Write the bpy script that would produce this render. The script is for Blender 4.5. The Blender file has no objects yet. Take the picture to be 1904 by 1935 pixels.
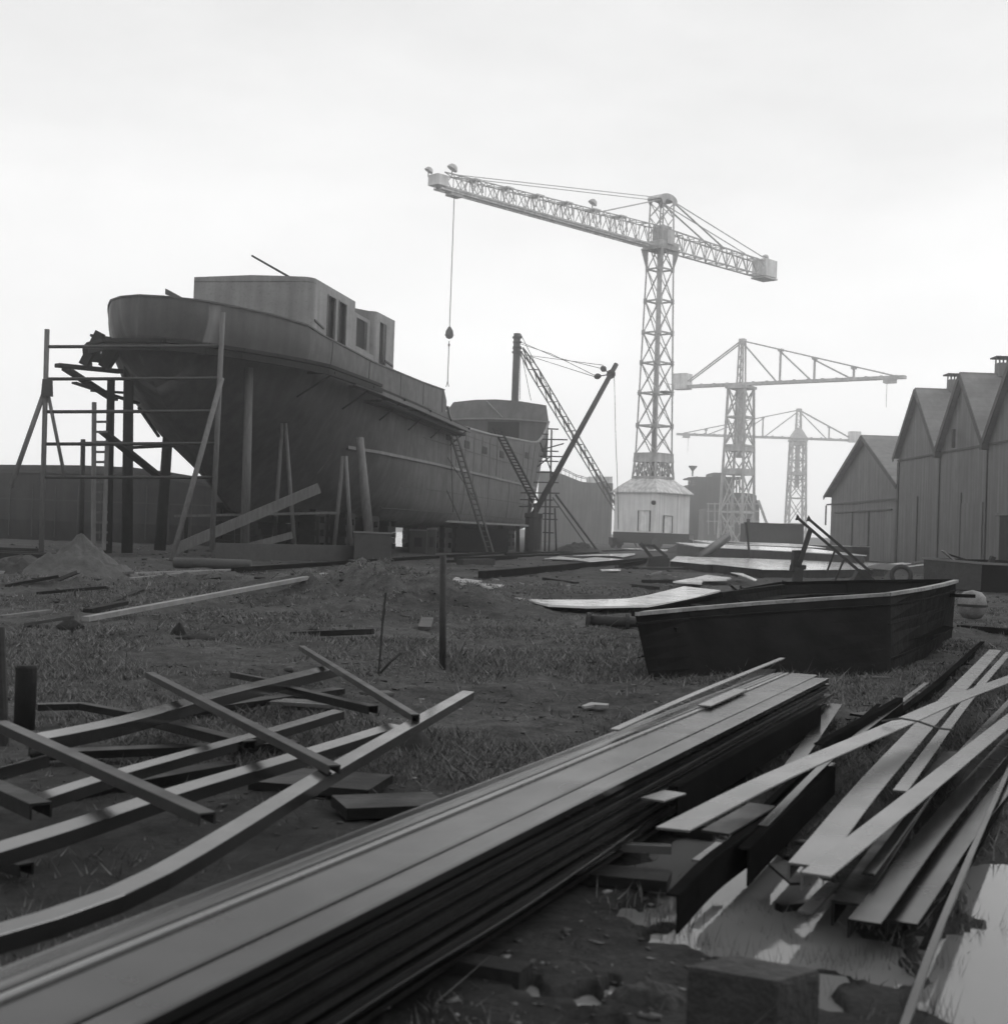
import bpy, math, random
import numpy as np
from mathutils import Vector, Matrix

S = bpy.context.scene
COL = S.collection
random.seed(7)
RNG = np.random.default_rng(11)

# ------------------------------------------------------------------ camera
FPX, CX, CY, HZ, ROLL, EYE = 2550.0, 952.0, 967.5, 1005.0, math.radians(2.0), 1.5
PITCH = math.atan((HZ - CY) / FPX)
F = Vector((0, math.cos(PITCH), math.sin(PITCH)))
U0 = Vector((0, -math.sin(PITCH), math.cos(PITCH)))
R0 = Vector((1, 0, 0))
RC = R0 * math.cos(ROLL) + U0 * math.sin(ROLL)
UC = U0 * math.cos(ROLL) - R0 * math.sin(ROLL)
EYEV = Vector((0, 0, EYE))
cam = bpy.data.cameras.new("camera")
camo = bpy.data.objects.new("camera", cam)
COL.objects.link(camo)
M = Matrix((RC, UC, -F)).transposed().to_4x4()
M.translation = EYEV
camo.matrix_world = M
cam.sensor_fit = 'HORIZONTAL'
cam.sensor_width = 36.0
cam.lens = 36.0 * FPX / 1904.0
cam.clip_start = 0.05
cam.clip_end = 9000
cam.dof.use_dof = True
cam.dof.focus_distance = 24.0
cam.dof.aperture_fstop = 3.8
S.camera = camo

# ------------------------------------------------------------------ sky, sun, exposure
S.view_settings.view_transform = 'Standard'
S.view_settings.look = 'None'
S.view_settings.exposure = 0.0
S.view_settings.gamma = 1.0
S.cycles.volume_bounces = 4
S.cycles.max_bounces = 10
SUN_EL, SUN_AZ = math.radians(46), math.radians(62)      # azimuth from +Y towards +X
W = bpy.data.worlds.new("World")
S.world = W
W.use_nodes = True
nt = W.node_tree
nt.nodes.clear()
wo = nt.nodes.new('ShaderNodeOutputWorld')
bg = nt.nodes.new('ShaderNodeBackground')
bg.inputs['Strength'].default_value = 0.136
sky = nt.nodes.new('ShaderNodeTexSky')
sky.sky_type = 'NISHITA'
sky.sun_disc = False
sky.sun_elevation = SUN_EL
sky.sun_rotation = SUN_AZ
bw = nt.nodes.new('ShaderNodeRGBToBW')
nt.links.new(sky.outputs[0], bw.inputs[0])
tc = nt.nodes.new('ShaderNodeTexCoord')
mp = nt.nodes.new('ShaderNodeMapping')
mp.inputs['Scale'].default_value = (2.2, 2.2, 6.0)
nt.links.new(tc.outputs['Generated'], mp.inputs[0])
nz = nt.nodes.new('ShaderNodeTexNoise')
nz.inputs['Scale'].default_value = 1.6
nz.inputs['Detail'].default_value = 6
nz.inputs['Roughness'].default_value = 0.55
nt.links.new(mp.outputs[0], nz.inputs[0])
mr = nt.nodes.new('ShaderNodeMapRange')
mr.inputs['From Min'].default_value = 0.3
mr.inputs['From Max'].default_value = 0.7
mr.inputs['To Min'].default_value = 6.2
mr.inputs['To Max'].default_value = 7.3
nt.links.new(nz.outputs[0], mr.inputs[0])
mx = nt.nodes.new('ShaderNodeMix')
mx.data_type = 'FLOAT'
mx.inputs[0].default_value = 0.86
nt.links.new(bw.outputs[0], mx.inputs[2])
nt.links.new(mr.outputs[0], mx.inputs[3])
sepd = nt.nodes.new('ShaderNodeSeparateXYZ')
nt.links.new(tc.outputs['Generated'], sepd.inputs[0])
hr = nt.nodes.new('ShaderNodeMapRange')            # an overcast sky with a brighter band low down
hr.interpolation_type = 'SMOOTHSTEP'
hr.inputs['From Min'].default_value = 0.0
hr.inputs['From Max'].default_value = 0.45
hr.inputs['To Min'].default_value = 1.3
hr.inputs['To Max'].default_value = 0.98
nt.links.new(sepd.outputs[2], hr.inputs[0])
mm = nt.nodes.new('ShaderNodeMath'); mm.operation = 'MULTIPLY'
nt.links.new(mx.outputs[0], mm.inputs[0]); nt.links.new(hr.outputs[0], mm.inputs[1])
nt.links.new(mm.outputs[0], bg.inputs['Color'])
nt.links.new(bg.outputs[0], wo.inputs[0])

sl = bpy.data.lights.new("sun", 'SUN')
sl.energy = 0.75
sl.angle = math.radians(26)
sl.color = (1, 1, 1)
so = bpy.data.objects.new("sun", sl)
COL.objects.link(so)
sd = Vector((math.sin(SUN_AZ) * math.cos(SUN_EL), math.cos(SUN_AZ) * math.cos(SUN_EL), math.sin(SUN_EL)))
so.rotation_euler = (-sd).to_track_quat('-Z', 'Y').to_euler()

# ------------------------------------------------------------------ helpers
def ray(x, y):
    return F + RC * ((x - CX) / FPX) - UC * ((y - CY) / FPX)
def P(x, y, D):
    d = ray(x, y)
    return EYEV + d * (D / d.y)
def G(x, y, z=0.0):
    d = ray(x, y)
    return EYEV + d * ((z - EYE) / d.z)
V = lambda *a: Vector(a)

def tag(o, label=None, cat=None, group=None, kind=None):
    if label: o['label'] = label
    if cat: o['category'] = cat
    if group: o['group'] = group
    if kind: o['kind'] = kind
    return o

def thing(name, loc, label, cat, group=None):
    o = bpy.data.objects.new(name, None)
    o.empty_display_size = 0.2
    COL.objects.link(o)
    o.location = loc
    return tag(o, label, cat, group)

class MB:
    def __init__(s):
        s.v = []; s.f = []
    def add(s, vs, fs):
        n = len(s.v)
        s.v += [tuple(v) for v in vs]
        s.f += [tuple(i + n for i in f) for f in fs]
        return s
    def beam(s, a, b, w, h=None, up=(0, 0, 1)):
        a, b = Vector(a), Vector(b)
        h = h or w
        d = (b - a)
        if d.length < 1e-6: return s
        d.normalize()
        up = Vector(up)
        if abs(d.dot(up)) > 0.995: up = Vector((0, 1, 0)) if abs(d.y) < 0.9 else Vector((1, 0, 0))
        r = d.cross(up).normalized()
        u = r.cross(d).normalized()
        r *= w / 2; u *= h / 2
        vs = [a - r - u, a + r - u, a + r + u, a - r + u, b - r - u, b + r - u, b + r + u, b - r + u]
        return s.add(vs, [(0, 1, 2, 3), (7, 6, 5, 4), (0, 4, 5, 1), (1, 5, 6, 2), (2, 6, 7, 3), (3, 7, 4, 0)])
    def tube(s, a, b, r, r2=None, n=10):
        a, b = Vector(a), Vector(b)
        r2 = r if r2 is None else r2
        d = (b - a).normalized()
        up = Vector((0, 0, 1)) if abs(d.z) < 0.95 else Vector((1, 0, 0))
        x = d.cross(up).normalized(); y = x.cross(d)
        vs = []
        for c, q in ((a, r), (b, r2)):
            for i in range(n):
                t = 2 * math.pi * i / n
                vs.append(c + (x * math.cos(t) + y * math.sin(t)) * q)
        fs = [(i, (i + 1) % n, n + (i + 1) % n, n + i) for i in range(n)]
        fs += [tuple(range(n - 1, -1, -1)), tuple(range(n, 2 * n))]
        return s.add(vs, fs)
    def path(s, pts, r, n=6):
        for a, b in zip(pts, pts[1:]): s.tube(a, b, r, n=n)
        return s
    def box(s, c, sx, sy, sz, rz=0.0):
        c = Vector(c); m = Matrix.Rotation(rz, 3, 'Z')
        vs = [c + m @ Vector((x * sx / 2, y * sy / 2, z * sz / 2)) for z in (-1, 1) for (x, y) in ((-1, -1), (1, -1), (1, 1), (-1, 1))]
        return s.add(vs, [(3, 2, 1, 0), (4, 5, 6, 7), (0, 1, 5, 4), (1, 2, 6, 5), (2, 3, 7, 6), (3, 0, 4, 7)])
    def prism(s, poly, n):
        """closed polygon extruded by vector n"""
        n = Vector(n); k = len(poly)
        vs = [Vector(p) for p in poly] + [Vector(p) + n for p in poly]
        fs = [tuple(range(k - 1, -1, -1)), tuple(range(k, 2 * k))]
        fs += [(i, (i + 1) % k, k + (i + 1) % k, k + i) for i in range(k)]
        return s.add(vs, fs)
    def grid(s, rows, close=False):
        k = len(rows[0]); vs = [p for r in rows for p in r]; fs = []
        for i in range(len(rows) - 1):
            for j in range(k - (0 if close else 1)):
                j2 = (j + 1) % k
                fs.append((i * k + j, i * k + j2, (i + 1) * k + j2, (i + 1) * k + j))
        return s.add(vs, fs)
    def lathe(s, base, prof, n=16, axis=(0, 0, 1)):
        base = Vector(base); d = Vector(axis).normalized()
        up = Vector((0, 0, 1)) if abs(d.z) < 0.95 else Vector((1, 0, 0))
        x = d.cross(up).normalized(); y = x.cross(d)
        rows = [[base + d * h + (x * math.cos(2 * math.pi * i / n) + y * math.sin(2 * math.pi * i / n)) * r for i in range(n)] for r, h in prof]
        return s.grid(rows, True)
    def build(s, name, mat, parent=None, smooth=False, bevel=0.0):
        me = bpy.data.meshes.new(name)
        off = parent_world(parent) if parent is not None else Vector((0, 0, 0))
        me.from_pydata([(v[0] - off.x, v[1] - off.y, v[2] - off.z) for v in s.v], [], s.f)
        me.validate()
        import bmesh
        bm = bmesh.new(); bm.from_mesh(me)
        bmesh.ops.recalc_face_normals(bm, faces=bm.faces)
        bm.to_mesh(me); bm.free()
        me.materials.append(mat)
        o = bpy.data.objects.new(name, me)
        COL.objects.link(o)
        if parent is not None: o.parent = parent
        if smooth:
            for p in me.polygons: p.use_smooth = True
        if bevel:
            b = o.modifiers.new("bevel", 'BEVEL'); b.width = bevel; b.segments = 1; b.limit_method = 'ANGLE'
        return o

def parent_world(p):
    v = Vector((0, 0, 0))
    while p is not None:
        v += p.location; p = p.parent
    return v

def solo(mb, name, mat, label, cat, group=None, base=None, **k):
    """a thing that is one mesh, origin at its base"""
    if base is None:
        a = np.array(mb.v); base = Vector((a[:, 0].mean(), a[:, 1].mean(), a[:, 2].min()))
    mb.v = [(v[0] - base.x, v[1] - base.y, v[2] - base.z) for v in mb.v]
    o = mb.build(name, mat, None, **k)
    o.location = base
    return tag(o, label, cat, group)

# value noise
_lat = RNG.random((256, 256))
def vnoise(x, y):
    xi = np.floor(x).astype(int); yi = np.floor(y).astype(int)
    fx = x - xi; fy = y - yi
    fx = fx * fx * (3 - 2 * fx); fy = fy * fy * (3 - 2 * fy)
    a = _lat[xi % 256, yi % 256]; b = _lat[(xi + 1) % 256, yi % 256]
    c = _lat[xi % 256, (yi + 1) % 256]; d = _lat[(xi + 1) % 256, (yi + 1) % 256]
    return (a * (1 - fx) + b * fx) * (1 - fy) + (c * (1 - fx) + d * fx) * fy - 0.5
def fbm(x, y, o=4):
    r = 0; a = 1.0
    for i in range(o):
        r = r + a * vnoise(x * 2 ** i + 17.3 * i, y * 2 ** i + 9.1 * i); a *= 0.5
    return r

# ------------------------------------------------------------------ materials (all neutral greys)
def mat(name, base, rough=0.6, var=0.35, scale=3.0, bump=0.15, bscale=None, streak=0.0, spec=0.5,
        rvar=0.1, boards=None, stretch=(1, 1, 1), spots=0.0, metal=0.0, seams=None):
    m = bpy.data.materials.new(name); m.use_nodes = True
    t = m.node_tree; N = t.nodes; L = t.links
    b = N['Principled BSDF']
    b.inputs['Metallic'].default_value = metal
    b.inputs['Specular IOR Level'].default_value = spec
    c = N.new('ShaderNodeTexCoord')
    mp = N.new('ShaderNodeMapping'); mp.inputs['Scale'].default_value = stretch
    L.new(c.outputs['Object'], mp.inputs[0])
    n1 = N.new('ShaderNodeTexNoise'); n1.inputs['Scale'].default_value = scale; n1.inputs['Detail'].default_value = 8
    n1.inputs['Roughness'].default_value = 0.62
    L.new(mp.outputs[0], n1.inputs[0])
    r = N.new('ShaderNodeMapRange')
    r.inputs['From Min'].default_value = 0.28; r.inputs['From Max'].default_value = 0.72
    r.inputs['To Min'].default_value = base * (1 - var); r.inputs['To Max'].default_value = base * (1 + var)
    L.new(n1.outputs[0], r.inputs[0])
    val = r.outputs[0]
    def mul(a, bb):
        q = N.new('ShaderNodeMath'); q.operation = 'MULTIPLY'
        L.new(a, q.inputs[0])
        if isinstance(bb, float): q.inputs[1].default_value = bb
        else: L.new(bb, q.inputs[1])
        return q.outputs[0]
    if streak:
        m2 = N.new('ShaderNodeMapping'); m2.inputs['Scale'].default_value = (1.3, 1.3, 0.09)
        L.new(c.outputs['Object'], m2.inputs[0])
        n2 = N.new('ShaderNodeTexNoise'); n2.inputs['Scale'].default_value = 2.0; n2.inputs['Detail'].default_value = 5
        L.new(m2.outputs[0], n2.inputs[0])
        r2 = N.new('ShaderNodeMapRange'); r2.inputs['From Min'].default_value = 0.35; r2.inputs['From Max'].default_value = 0.65
        r2.inputs['To Min'].default_value = 1 - streak; r2.inputs['To Max'].default_value = 1 + streak * 0.6
        L.new(n2.outputs[0], r2.inputs[0])
        val = mul(val, r2.outputs[0])
    if spots:
        n3 = N.new('ShaderNodeTexNoise'); n3.inputs['Scale'].default_value = scale * 9; n3.inputs['Detail'].default_value = 3
        L.new(mp.outputs[0], n3.inputs[0])
        r3 = N.new('ShaderNodeMapRange'); r3.inputs['From Min'].default_value = 0.56; r3.inputs['From Max'].default_value = 0.68
        r3.inputs['To Min'].default_value = 1.0; r3.inputs['To Max'].default_value = 1 - spots
        L.new(n3.outputs[0], r3.inputs[0])
        val = mul(val, r3.outputs[0])
    height = None
    for spec_ in (boards, seams):
        if not spec_: continue
        axis, period, width, depth = spec_
        sx = N.new('ShaderNodeSeparateXYZ'); L.new(c.outputs['Object'], sx.inputs[0])
        src = sx.outputs[{'x': 0, 'y': 1, 'z': 2}[axis[0]]]
        if axis == 'xy':
            q = N.new('ShaderNodeMath'); q.operation = 'ADD'
            L.new(sx.outputs[0], q.inputs[0]); L.new(sx.outputs[1], q.inputs[1]); src = q.outputs[0]
        d = mul(src, 1.0 / period)
        fr = N.new('ShaderNodeMath'); fr.operation = 'FRACT'; L.new(d, fr.inputs[0])
        lt = N.new('ShaderNodeMath'); lt.operation = 'GREATER_THAN'; lt.inputs[1].default_value = width
        L.new(fr.outputs[0], lt.inputs[0])
        r4 = N.new('ShaderNodeMapRange'); r4.inputs['To Min'].default_value = 1 - depth; r4.inputs['To Max'].default_value = 1.0
        L.new(lt.outputs[0], r4.inputs[0])
        val = mul(val, r4.outputs[0])
        # each board its own tone
        fl = N.new('ShaderNodeMath'); fl.operation = 'FLOOR'; L.new(d, fl.inputs[0])
        wn = N.new('ShaderNodeTexWhiteNoise'); wn.noise_dimensions = '1D'; L.new(fl.outputs[0], wn.inputs['W'])
        r5 = N.new('ShaderNodeMapRange'); r5.inputs['To Min'].default_value = 0.88; r5.inputs['To Max'].default_value = 1.12
        L.new(wn.outputs['Value'], r5.inputs[0])
        val = mul(val, r5.outputs[0])
    L.new(val, b.inputs['Base Color'])
    rr = N.new('ShaderNodeMapRange'); rr.inputs['From Min'].default_value = 0.3; rr.inputs['From Max'].default_value = 0.7
    rr.inputs['To Min'].default_value = max(0.02, rough - rvar); rr.inputs['To Max'].default_value = min(1, rough + rvar)
    n4 = N.new('ShaderNodeTexNoise'); n4.inputs['Scale'].default_value = scale * 2.3; n4.inputs['Detail'].default_value = 5
    L.new(mp.outputs[0], n4.inputs[0]); L.new(n4.outputs[0], rr.inputs[0]); L.new(rr.outputs[0], b.inputs['Roughness'])
    if bump:
        n5 = N.new('ShaderNodeTexNoise'); n5.inputs['Scale'].default_value = bscale or scale * 5; n5.inputs['Detail'].default_value = 6
        L.new(mp.outputs[0], n5.inputs[0])
        bn = N.new('ShaderNodeBump'); bn.inputs['Strength'].default_value = bump; bn.inputs['Distance'].default_value = 0.03
        L.new(n5.outputs[0], bn.inputs['Height']); L.new(bn.outputs[0], b.inputs['Normal'])
    return m

MT = dict(
    hull=mat('hull_plating', 0.06, 0.62, 0.25, 0.7, 0.25, 2.5, streak=0.22, spots=0.15, spec=.25),
    bulwark=mat('bulwark_plating', 0.06, 0.6, 0.2, 0.8, 0.2, 2.5, streak=0.25, spots=0.15),
    house=mat('deckhouse_plating', 0.2, 0.6, 0.18, 0.9, 0.2, 2.5, streak=0.2, spots=0.2),
    fore=mat('forecastle_plating', 0.085, 0.6, 0.2, 0.9, 0.2, 2.5, streak=0.2),
    rail=mat('pale_rail_paint', 0.2, 0.5, 0.3, 2.0, 0.1),
    black=mat('dark_void', 0.012, 0.9, 0.3, 1.0, 0.0),
    strake=mat('strake_plating', 0.14, 0.5, 0.25, 1.0, 0.1),
    crane=mat('crane_grey_paint', 0.42, 0.55, 0.3, 0.9, 0.1, streak=0.2, spots=0.25),
    cranelight=mat('crane_pale_paint', 0.62, 0.5, 0.25, 0.8, 0.1, streak=0.25),
    hutwall=mat('hut_boards', 0.72, 0.75, 0.1, 0.6, 0.1, streak=0.12, boards=('xy', 0.26, 0.12, 0.2)),
    hutroof=mat('hut_roof_felt', 0.6, 0.7, 0.18, 0.5, 0.2, streak=0.3),
    hutdoor=mat('hut_door_paint', 0.8, 0.6, 0.15, 1.5, 0.1, streak=0.2),
    darksteel=mat('dark_steel', 0.02, 0.55, 0.4, 2.5, 0.25, spots=0.2),
    iron=mat('rusty_iron', 0.018, 0.75, 0.4, 4.0, 0.35),
    wood=mat('weathered_timber', 0.11, 0.8, 0.35, 3.0, 0.4, stretch=(4, 4, 0.6)),
    palewood=mat('pale_timber', 0.2, 0.75, 0.3, 3.0, 0.35),
    darkwood=mat('tarred_timber', 0.017, 0.8, 0.4, 3.0, 0.4, spec=.15),
    rope=mat('wire_rope', 0.05, 0.7, 0.2, 3.0, 0.0),
    shedwall=mat('shed_boards', 0.15, 0.8, 0.14, 0.5, 0.15, streak=0.2, boards=('y', 0.24, 0.09, 0.2)),
    shedroof=mat('shed_roof', 0.17, 0.75, 0.2, 0.6, 0.2, streak=0.1, boards=('z', 0.38, 0.08, 0.15)),
    sheddark=mat('shed_trim', 0.04, 0.7, 0.3, 1.0, 0.1),
    boat=mat('boat_tar', 0.011, 0.75, 0.45, 2.2, 0.35, spots=0.1, spec=0.0),
    boatside=mat('boat_plate', 0.011, 0.7, 0.35, 2.2, 0.35, spec=0.03),
    gunwale=mat('worn_gunwale', 0.2, 0.5, 0.55, 2.5, 0.3, spots=0.4),
    bar=mat('wet_section_steel', 0.009, 0.25, 0.15, 0.8, 0.01, 18, spec=.33, rvar=.05),
    barg=mat('wet_angle_steel', 0.024, 0.18, 0.2, 1.2, 0.01, 18, spec=1.0, rvar=.05),
    bar2=mat('wet_section_steel_rusted', 0.01, 0.42, 0.35, 2.0, 0.15, 18, spots=0.2, spec=.0),
    barm=mat('dull_channel_steel', 0.03, 0.4, 0.25, 1.6, 0.05, 18, spec=.2),
    barp=mat('bright_flat_steel', 0.1, 0.26, 0.12, 1.0, 0.02, 18, spots=0.1, spec=.8, rvar=.05),
    bard=mat('dark_section_steel', 0.008, 0.5, 0.4, 2.0, 0.15, 18, spec=.25),
    plate=mat('wet_plate_sky_sheen', 0.75, 0.12, 0.15, 0.8, 0.004, 4, spec=.9, rvar=.05),  # near-white base colour carries the sky's reflection off wet steel
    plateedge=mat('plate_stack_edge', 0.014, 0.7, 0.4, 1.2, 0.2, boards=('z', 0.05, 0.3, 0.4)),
    concrete=mat('concrete_block', 0.05, 0.85, 0.3, 5.0, 0.4),
    crate=mat('steel_crate', 0.045, 0.7, 0.25, 2.0, 0.2),
    sand=mat('sand_heap', 0.07, 0.95, 0.3, 6.0, 0.6, 30),
    clod=mat('clod_earth', 0.03, 0.95, 0.5, 8.0, 0.7, 30),
    farhull=mat('far_hull', 0.16, 0.7, 0.2, 0.3, 0.0, streak=0.2),
    fardark=mat('far_superstructure', 0.07, 0.7, 0.25, 0.3, 0.0, streak=0.2),
    barge=mat('barge_side', 0.03, 0.75, 0.3, 0.5, 0.2, streak=0.3),
    float_=mat('float_paint', 0.16, 0.6, 0.5, 5.0, 0.3, spots=0.4),
)

# hull and bulwark base colour turns paler towards the bow, with a ragged change-over
for k_, f_ in (('hull', 1.9), ('bulwark', 1.45)):
    t_ = MT[k_].node_tree; b_ = t_.nodes['Principled BSDF']; src = b_.inputs['Base Color'].links[0].from_socket
    tc_ = t_.nodes.new('ShaderNodeTexCoord'); dt_ = t_.nodes.new('ShaderNodeVectorMath'); dt_.operation = 'DOT_PRODUCT'
    dt_.inputs[1].default_value = (0.19081, 0.98163, 0.0)
    t_.links.new(tc_.outputs['Object'], dt_.inputs[0])
    n_ = t_.nodes.new('ShaderNodeTexNoise'); n_.inputs['Scale'].default_value = .35; n_.inputs['Detail'].default_value = 6
    t_.links.new(tc_.outputs['Object'], n_.inputs[0])
    ad_ = t_.nodes.new('ShaderNodeMath'); ad_.operation = 'MULTIPLY_ADD'; ad_.inputs[1].default_value = 26.0
    t_.links.new(n_.outputs[0], ad_.inputs[0]); t_.links.new(dt_.outputs['Value'], ad_.inputs[2])
    mr_ = t_.nodes.new('ShaderNodeMapRange'); mr_.inputs['From Min'].default_value = 22.0; mr_.inputs['From Max'].default_value = 48.0
    mr_.inputs['To Min'].default_value = 1.0; mr_.inputs['To Max'].default_value = f_
    t_.links.new(ad_.outputs[0], mr_.inputs[0])
    mu_ = t_.nodes.new('ShaderNodeMath'); mu_.operation = 'MULTIPLY'
    t_.links.new(src, mu_.inputs[0]); t_.links.new(mr_.outputs[0], mu_.inputs[1]); t_.links.new(mu_.outputs[0], b_.inputs['Base Color'])

# ground: grass-and-mud tone by noise
def ground_mat():
    m = bpy.data.materials.new('yard_ground'); m.use_nodes = True
    t = m.node_tree; N = t.nodes; L = t.links; b = N['Principled BSDF']
    g = N.new('ShaderNodeNewGeometry')
    def noise(sc, det=8, rough=0.6):
        n = N.new('ShaderNodeTexNoise'); n.inputs['Scale'].default_value = sc; n.inputs['Detail'].default_value = det
        n.inputs['Roughness'].default_value = rough; L.new(g.outputs['Position'], n.inputs[0]); return n.outputs[0]
    def rng(src, a, bb, c, d):
        r = N.new('ShaderNodeMapRange')
        for k, v in zip(('From Min', 'From Max', 'To Min', 'To Max'), (a, bb, c, d)): r.inputs[k].default_value = v
        L.new(src, r.inputs[0]); return r.outputs[0]
    def mul(a, c):
        q = N.new('ShaderNodeMath'); q.operation = 'MULTIPLY'; L.new(a, q.inputs[0]); L.new(c, q.inputs[1]); return q.outputs[0]
    v = rng(noise(0.35, 5), 0.3, 0.7, 0.035, 0.085)
    v = mul(v, rng(noise(4.0, 8, 0.7), 0.3, 0.7, 0.5, 1.5))
    v = mul(v, rng(noise(28.0, 5, 0.7), 0.3, 0.7, 0.55, 1.5))
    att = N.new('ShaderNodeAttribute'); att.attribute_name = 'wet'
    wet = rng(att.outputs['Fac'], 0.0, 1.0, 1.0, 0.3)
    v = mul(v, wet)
    L.new(v, b.inputs['Base Color'])
    L.new(rng(att.outputs['Fac'], 0.0, 1.0, 0.95, 0.45), b.inputs['Roughness'])
    b.inputs['Specular IOR Level'].default_value = 0.06
    bn = N.new('ShaderNodeBump'); bn.inputs['Strength'].default_value = 0.7; bn.inputs['Distance'].default_value = 0.03
    L.new(noise(22.0, 8, 0.7), bn.inputs['Height']); L.new(bn.outputs[0], b.inputs['Normal'])
    return m

def water_mat(name, base=0.03, rough=0.04, sc=6.0, bump=0.03):
    m = bpy.data.materials.new(name); m.use_nodes = True
    t = m.node_tree; N = t.nodes; L = t.links; b = N['Principled BSDF']
    b.inputs['Base Color'].default_value = (base, base, base, 1)
    b.inputs['Roughness'].default_value = rough
    b.inputs['IOR'].default_value = 1.33
    b.inputs['Specular IOR Level'].default_value = 0.5
    g = N.new('ShaderNodeNewGeometry')
    n = N.new('ShaderNodeTexNoise'); n.inputs['Scale'].default_value = sc; n.inputs['Detail'].default_value = 4
    L.new(g.outputs['Position'], n.inputs[0])
    bn = N.new('ShaderNodeBump'); bn.inputs['Strength'].default_value = bump; bn.inputs['Distance'].default_value = 0.05
    L.new(n.outputs[0], bn.inputs['Height']); L.new(bn.outputs[0], b.inputs['Normal'])
    return m

# ------------------------------------------------------------------ ground
# puddle hollows: world ellipses (x, y, rx, ry)
def ell(x0, y0, x1, y1):
    a = G(x0, (y0 + y1) / 2); b = G(x1, (y0 + y1) / 2); n = G((x0 + x1) / 2, y1); f = G((x0 + x1) / 2, y0)
    return ((a.x + b.x) / 2, (n.y + f.y) / 2, (b.x - a.x) / 2, (f.y - n.y) / 2)
PUD = [ell(1262, 1585, 1585, 1812), ell(1400, 1560, 1500, 1660), ell(1020, 1835, 1110, 1870), ell(1385, 1800, 1480, 1880),
       ell(1040, 1905, 1150, 1990), ell(1605, 1800, 1680, 1850), ell(1545, 1845, 1625, 1890), ell(1205, 1695, 1265, 1720), ell(1235, 1738, 1310, 1762), ell(1130, 1832, 1170, 1850)]
PUDR = [(2.42, 5.5, .3, 1.1), (2.0, 4.3, .42, 1.0), (1.78, 3.2, .5, 1.0)]
def pudmask(x, y):
    nx = x + 0.2 * fbm(x * 3.3, y * 3.3, 5); ny = y + 0.26 * fbm(x * 3.3 + 40, y * 3.3, 5)
    m = np.zeros_like(x)
    for (cx, cy, rx, ry) in PUD + PUDR:
        q = 1.3 - np.sqrt(((nx - cx) / rx) ** 2 + ((ny - cy) / ry) ** 2)
        m = np.maximum(m, np.clip(q * 1.8, 0, 1))
    return m
MOUNDS = [(P(800, 1100, 27).x, 27.0, 1.9, 2.2, 0.4), (P(690, 1100, 28).x, 28.0, 1.5, 2.0, 0.22), (P(590, 1120, 30).x, 30.0, 2.5, 2, 0.2), (P(470, 1110, 29).x, 28.0, 3.0, 1.5, 0.16),
          (P(868, 1240, 15).x, 15.3, 0.33, 0.35, 0.13), (P(250, 1120, 25).x, 27, 4, 2.5, 0.14), (P(1000, 1100, 30).x, 34, 3, 3, 0.15),
          (P(1280, 1830, 3.8).x, 3.9, 0.35, 0.2, 0.05)]
def gz(x, y):
    x = np.asarray(x, float); y = np.asarray(y, float)
    r = np.hypot(x, y)
    fade = np.clip(1.4 - r / 130, 0, 1)
    z = fade * (0.085 * fbm(x * 0.35, y * 0.35, 4) + 0.05 * fbm(x * 2.6, y * 2.6, 4) * np.clip(r / 9, .6, 2.0))
    for (cx, cy, rx, ry, h) in MOUNDS:
        z = z + h * np.exp(-((x - cx) / rx) ** 2 - ((y - cy) / ry) ** 2) * (1 + 0.9 * fbm(x * 2.3, y * 2.3, 4))
    pm = pudmask(x, y)
    z = z * (1 - .8 * pm) - 0.09 * pm
    near = (r < 9.5) & (pm < .04)
    z = np.where(near, np.maximum(z, -.028 + .01 * fbm(x * 9, y * 9, 2)), z)
    return z - 0.01

radii = [0.0]
r = 0.8
while r < 70: radii.append(r); r *= 1.0125
while r < 600: radii.append(r); r *= 1.07
radii = np.array(radii)
ang = np.concatenate([np.arange(-26, 26, 0.15), np.arange(26, 334, 5.5)])
ang = np.radians(ang)
RR, AA = np.meshgrid(radii, ang, indexing='ij')
X = RR * np.sin(AA); Y = RR * np.cos(AA); Z = gz(X, Y)
nr, na = X.shape
verts = np.stack([X, Y, Z], -1).reshape(-1, 3)
i, j = np.meshgrid(np.arange(nr - 1), np.arange(na), indexing='ij')
j2 = (j + 1) % na
faces = np.stack([i * na + j, i * na + j2, (i + 1) * na + j2, (i + 1) * na + j], -1).reshape(-1, 4)[:, ::-1]
def fast_mesh(name, verts, faces, k):
    me = bpy.data.meshes.new(name)
    me.vertices.add(len(verts)); me.vertices.foreach_set('co', np.asarray(verts, np.float32).ravel())
    me.loops.add(faces.size); me.loops.foreach_set('vertex_index', faces.astype(np.int32).ravel())
    me.polygons.add(len(faces)); me.polygons.foreach_set('loop_start', np.arange(0, faces.size, k, dtype=np.int32))
    me.polygons.foreach_set('loop_total', np.full(len(faces), k, np.int32))
    me.update(calc_edges=True); me.validate()
    return me
me = fast_mesh('ground', verts, faces, 4)
me.polygons.foreach_set('use_smooth', np.ones(len(me.polygons), bool))
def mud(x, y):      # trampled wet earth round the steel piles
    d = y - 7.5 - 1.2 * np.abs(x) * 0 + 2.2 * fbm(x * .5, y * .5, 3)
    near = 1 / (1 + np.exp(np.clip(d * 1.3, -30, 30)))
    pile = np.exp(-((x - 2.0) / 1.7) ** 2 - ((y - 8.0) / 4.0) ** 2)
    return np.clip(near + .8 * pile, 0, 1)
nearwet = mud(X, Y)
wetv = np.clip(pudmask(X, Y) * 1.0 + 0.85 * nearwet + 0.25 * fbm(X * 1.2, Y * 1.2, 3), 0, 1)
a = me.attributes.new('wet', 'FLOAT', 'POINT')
if len(me.vertices) == verts.shape[0]: a.data.foreach_set('value', wetv.reshape(-1).astype(np.float32))
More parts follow.
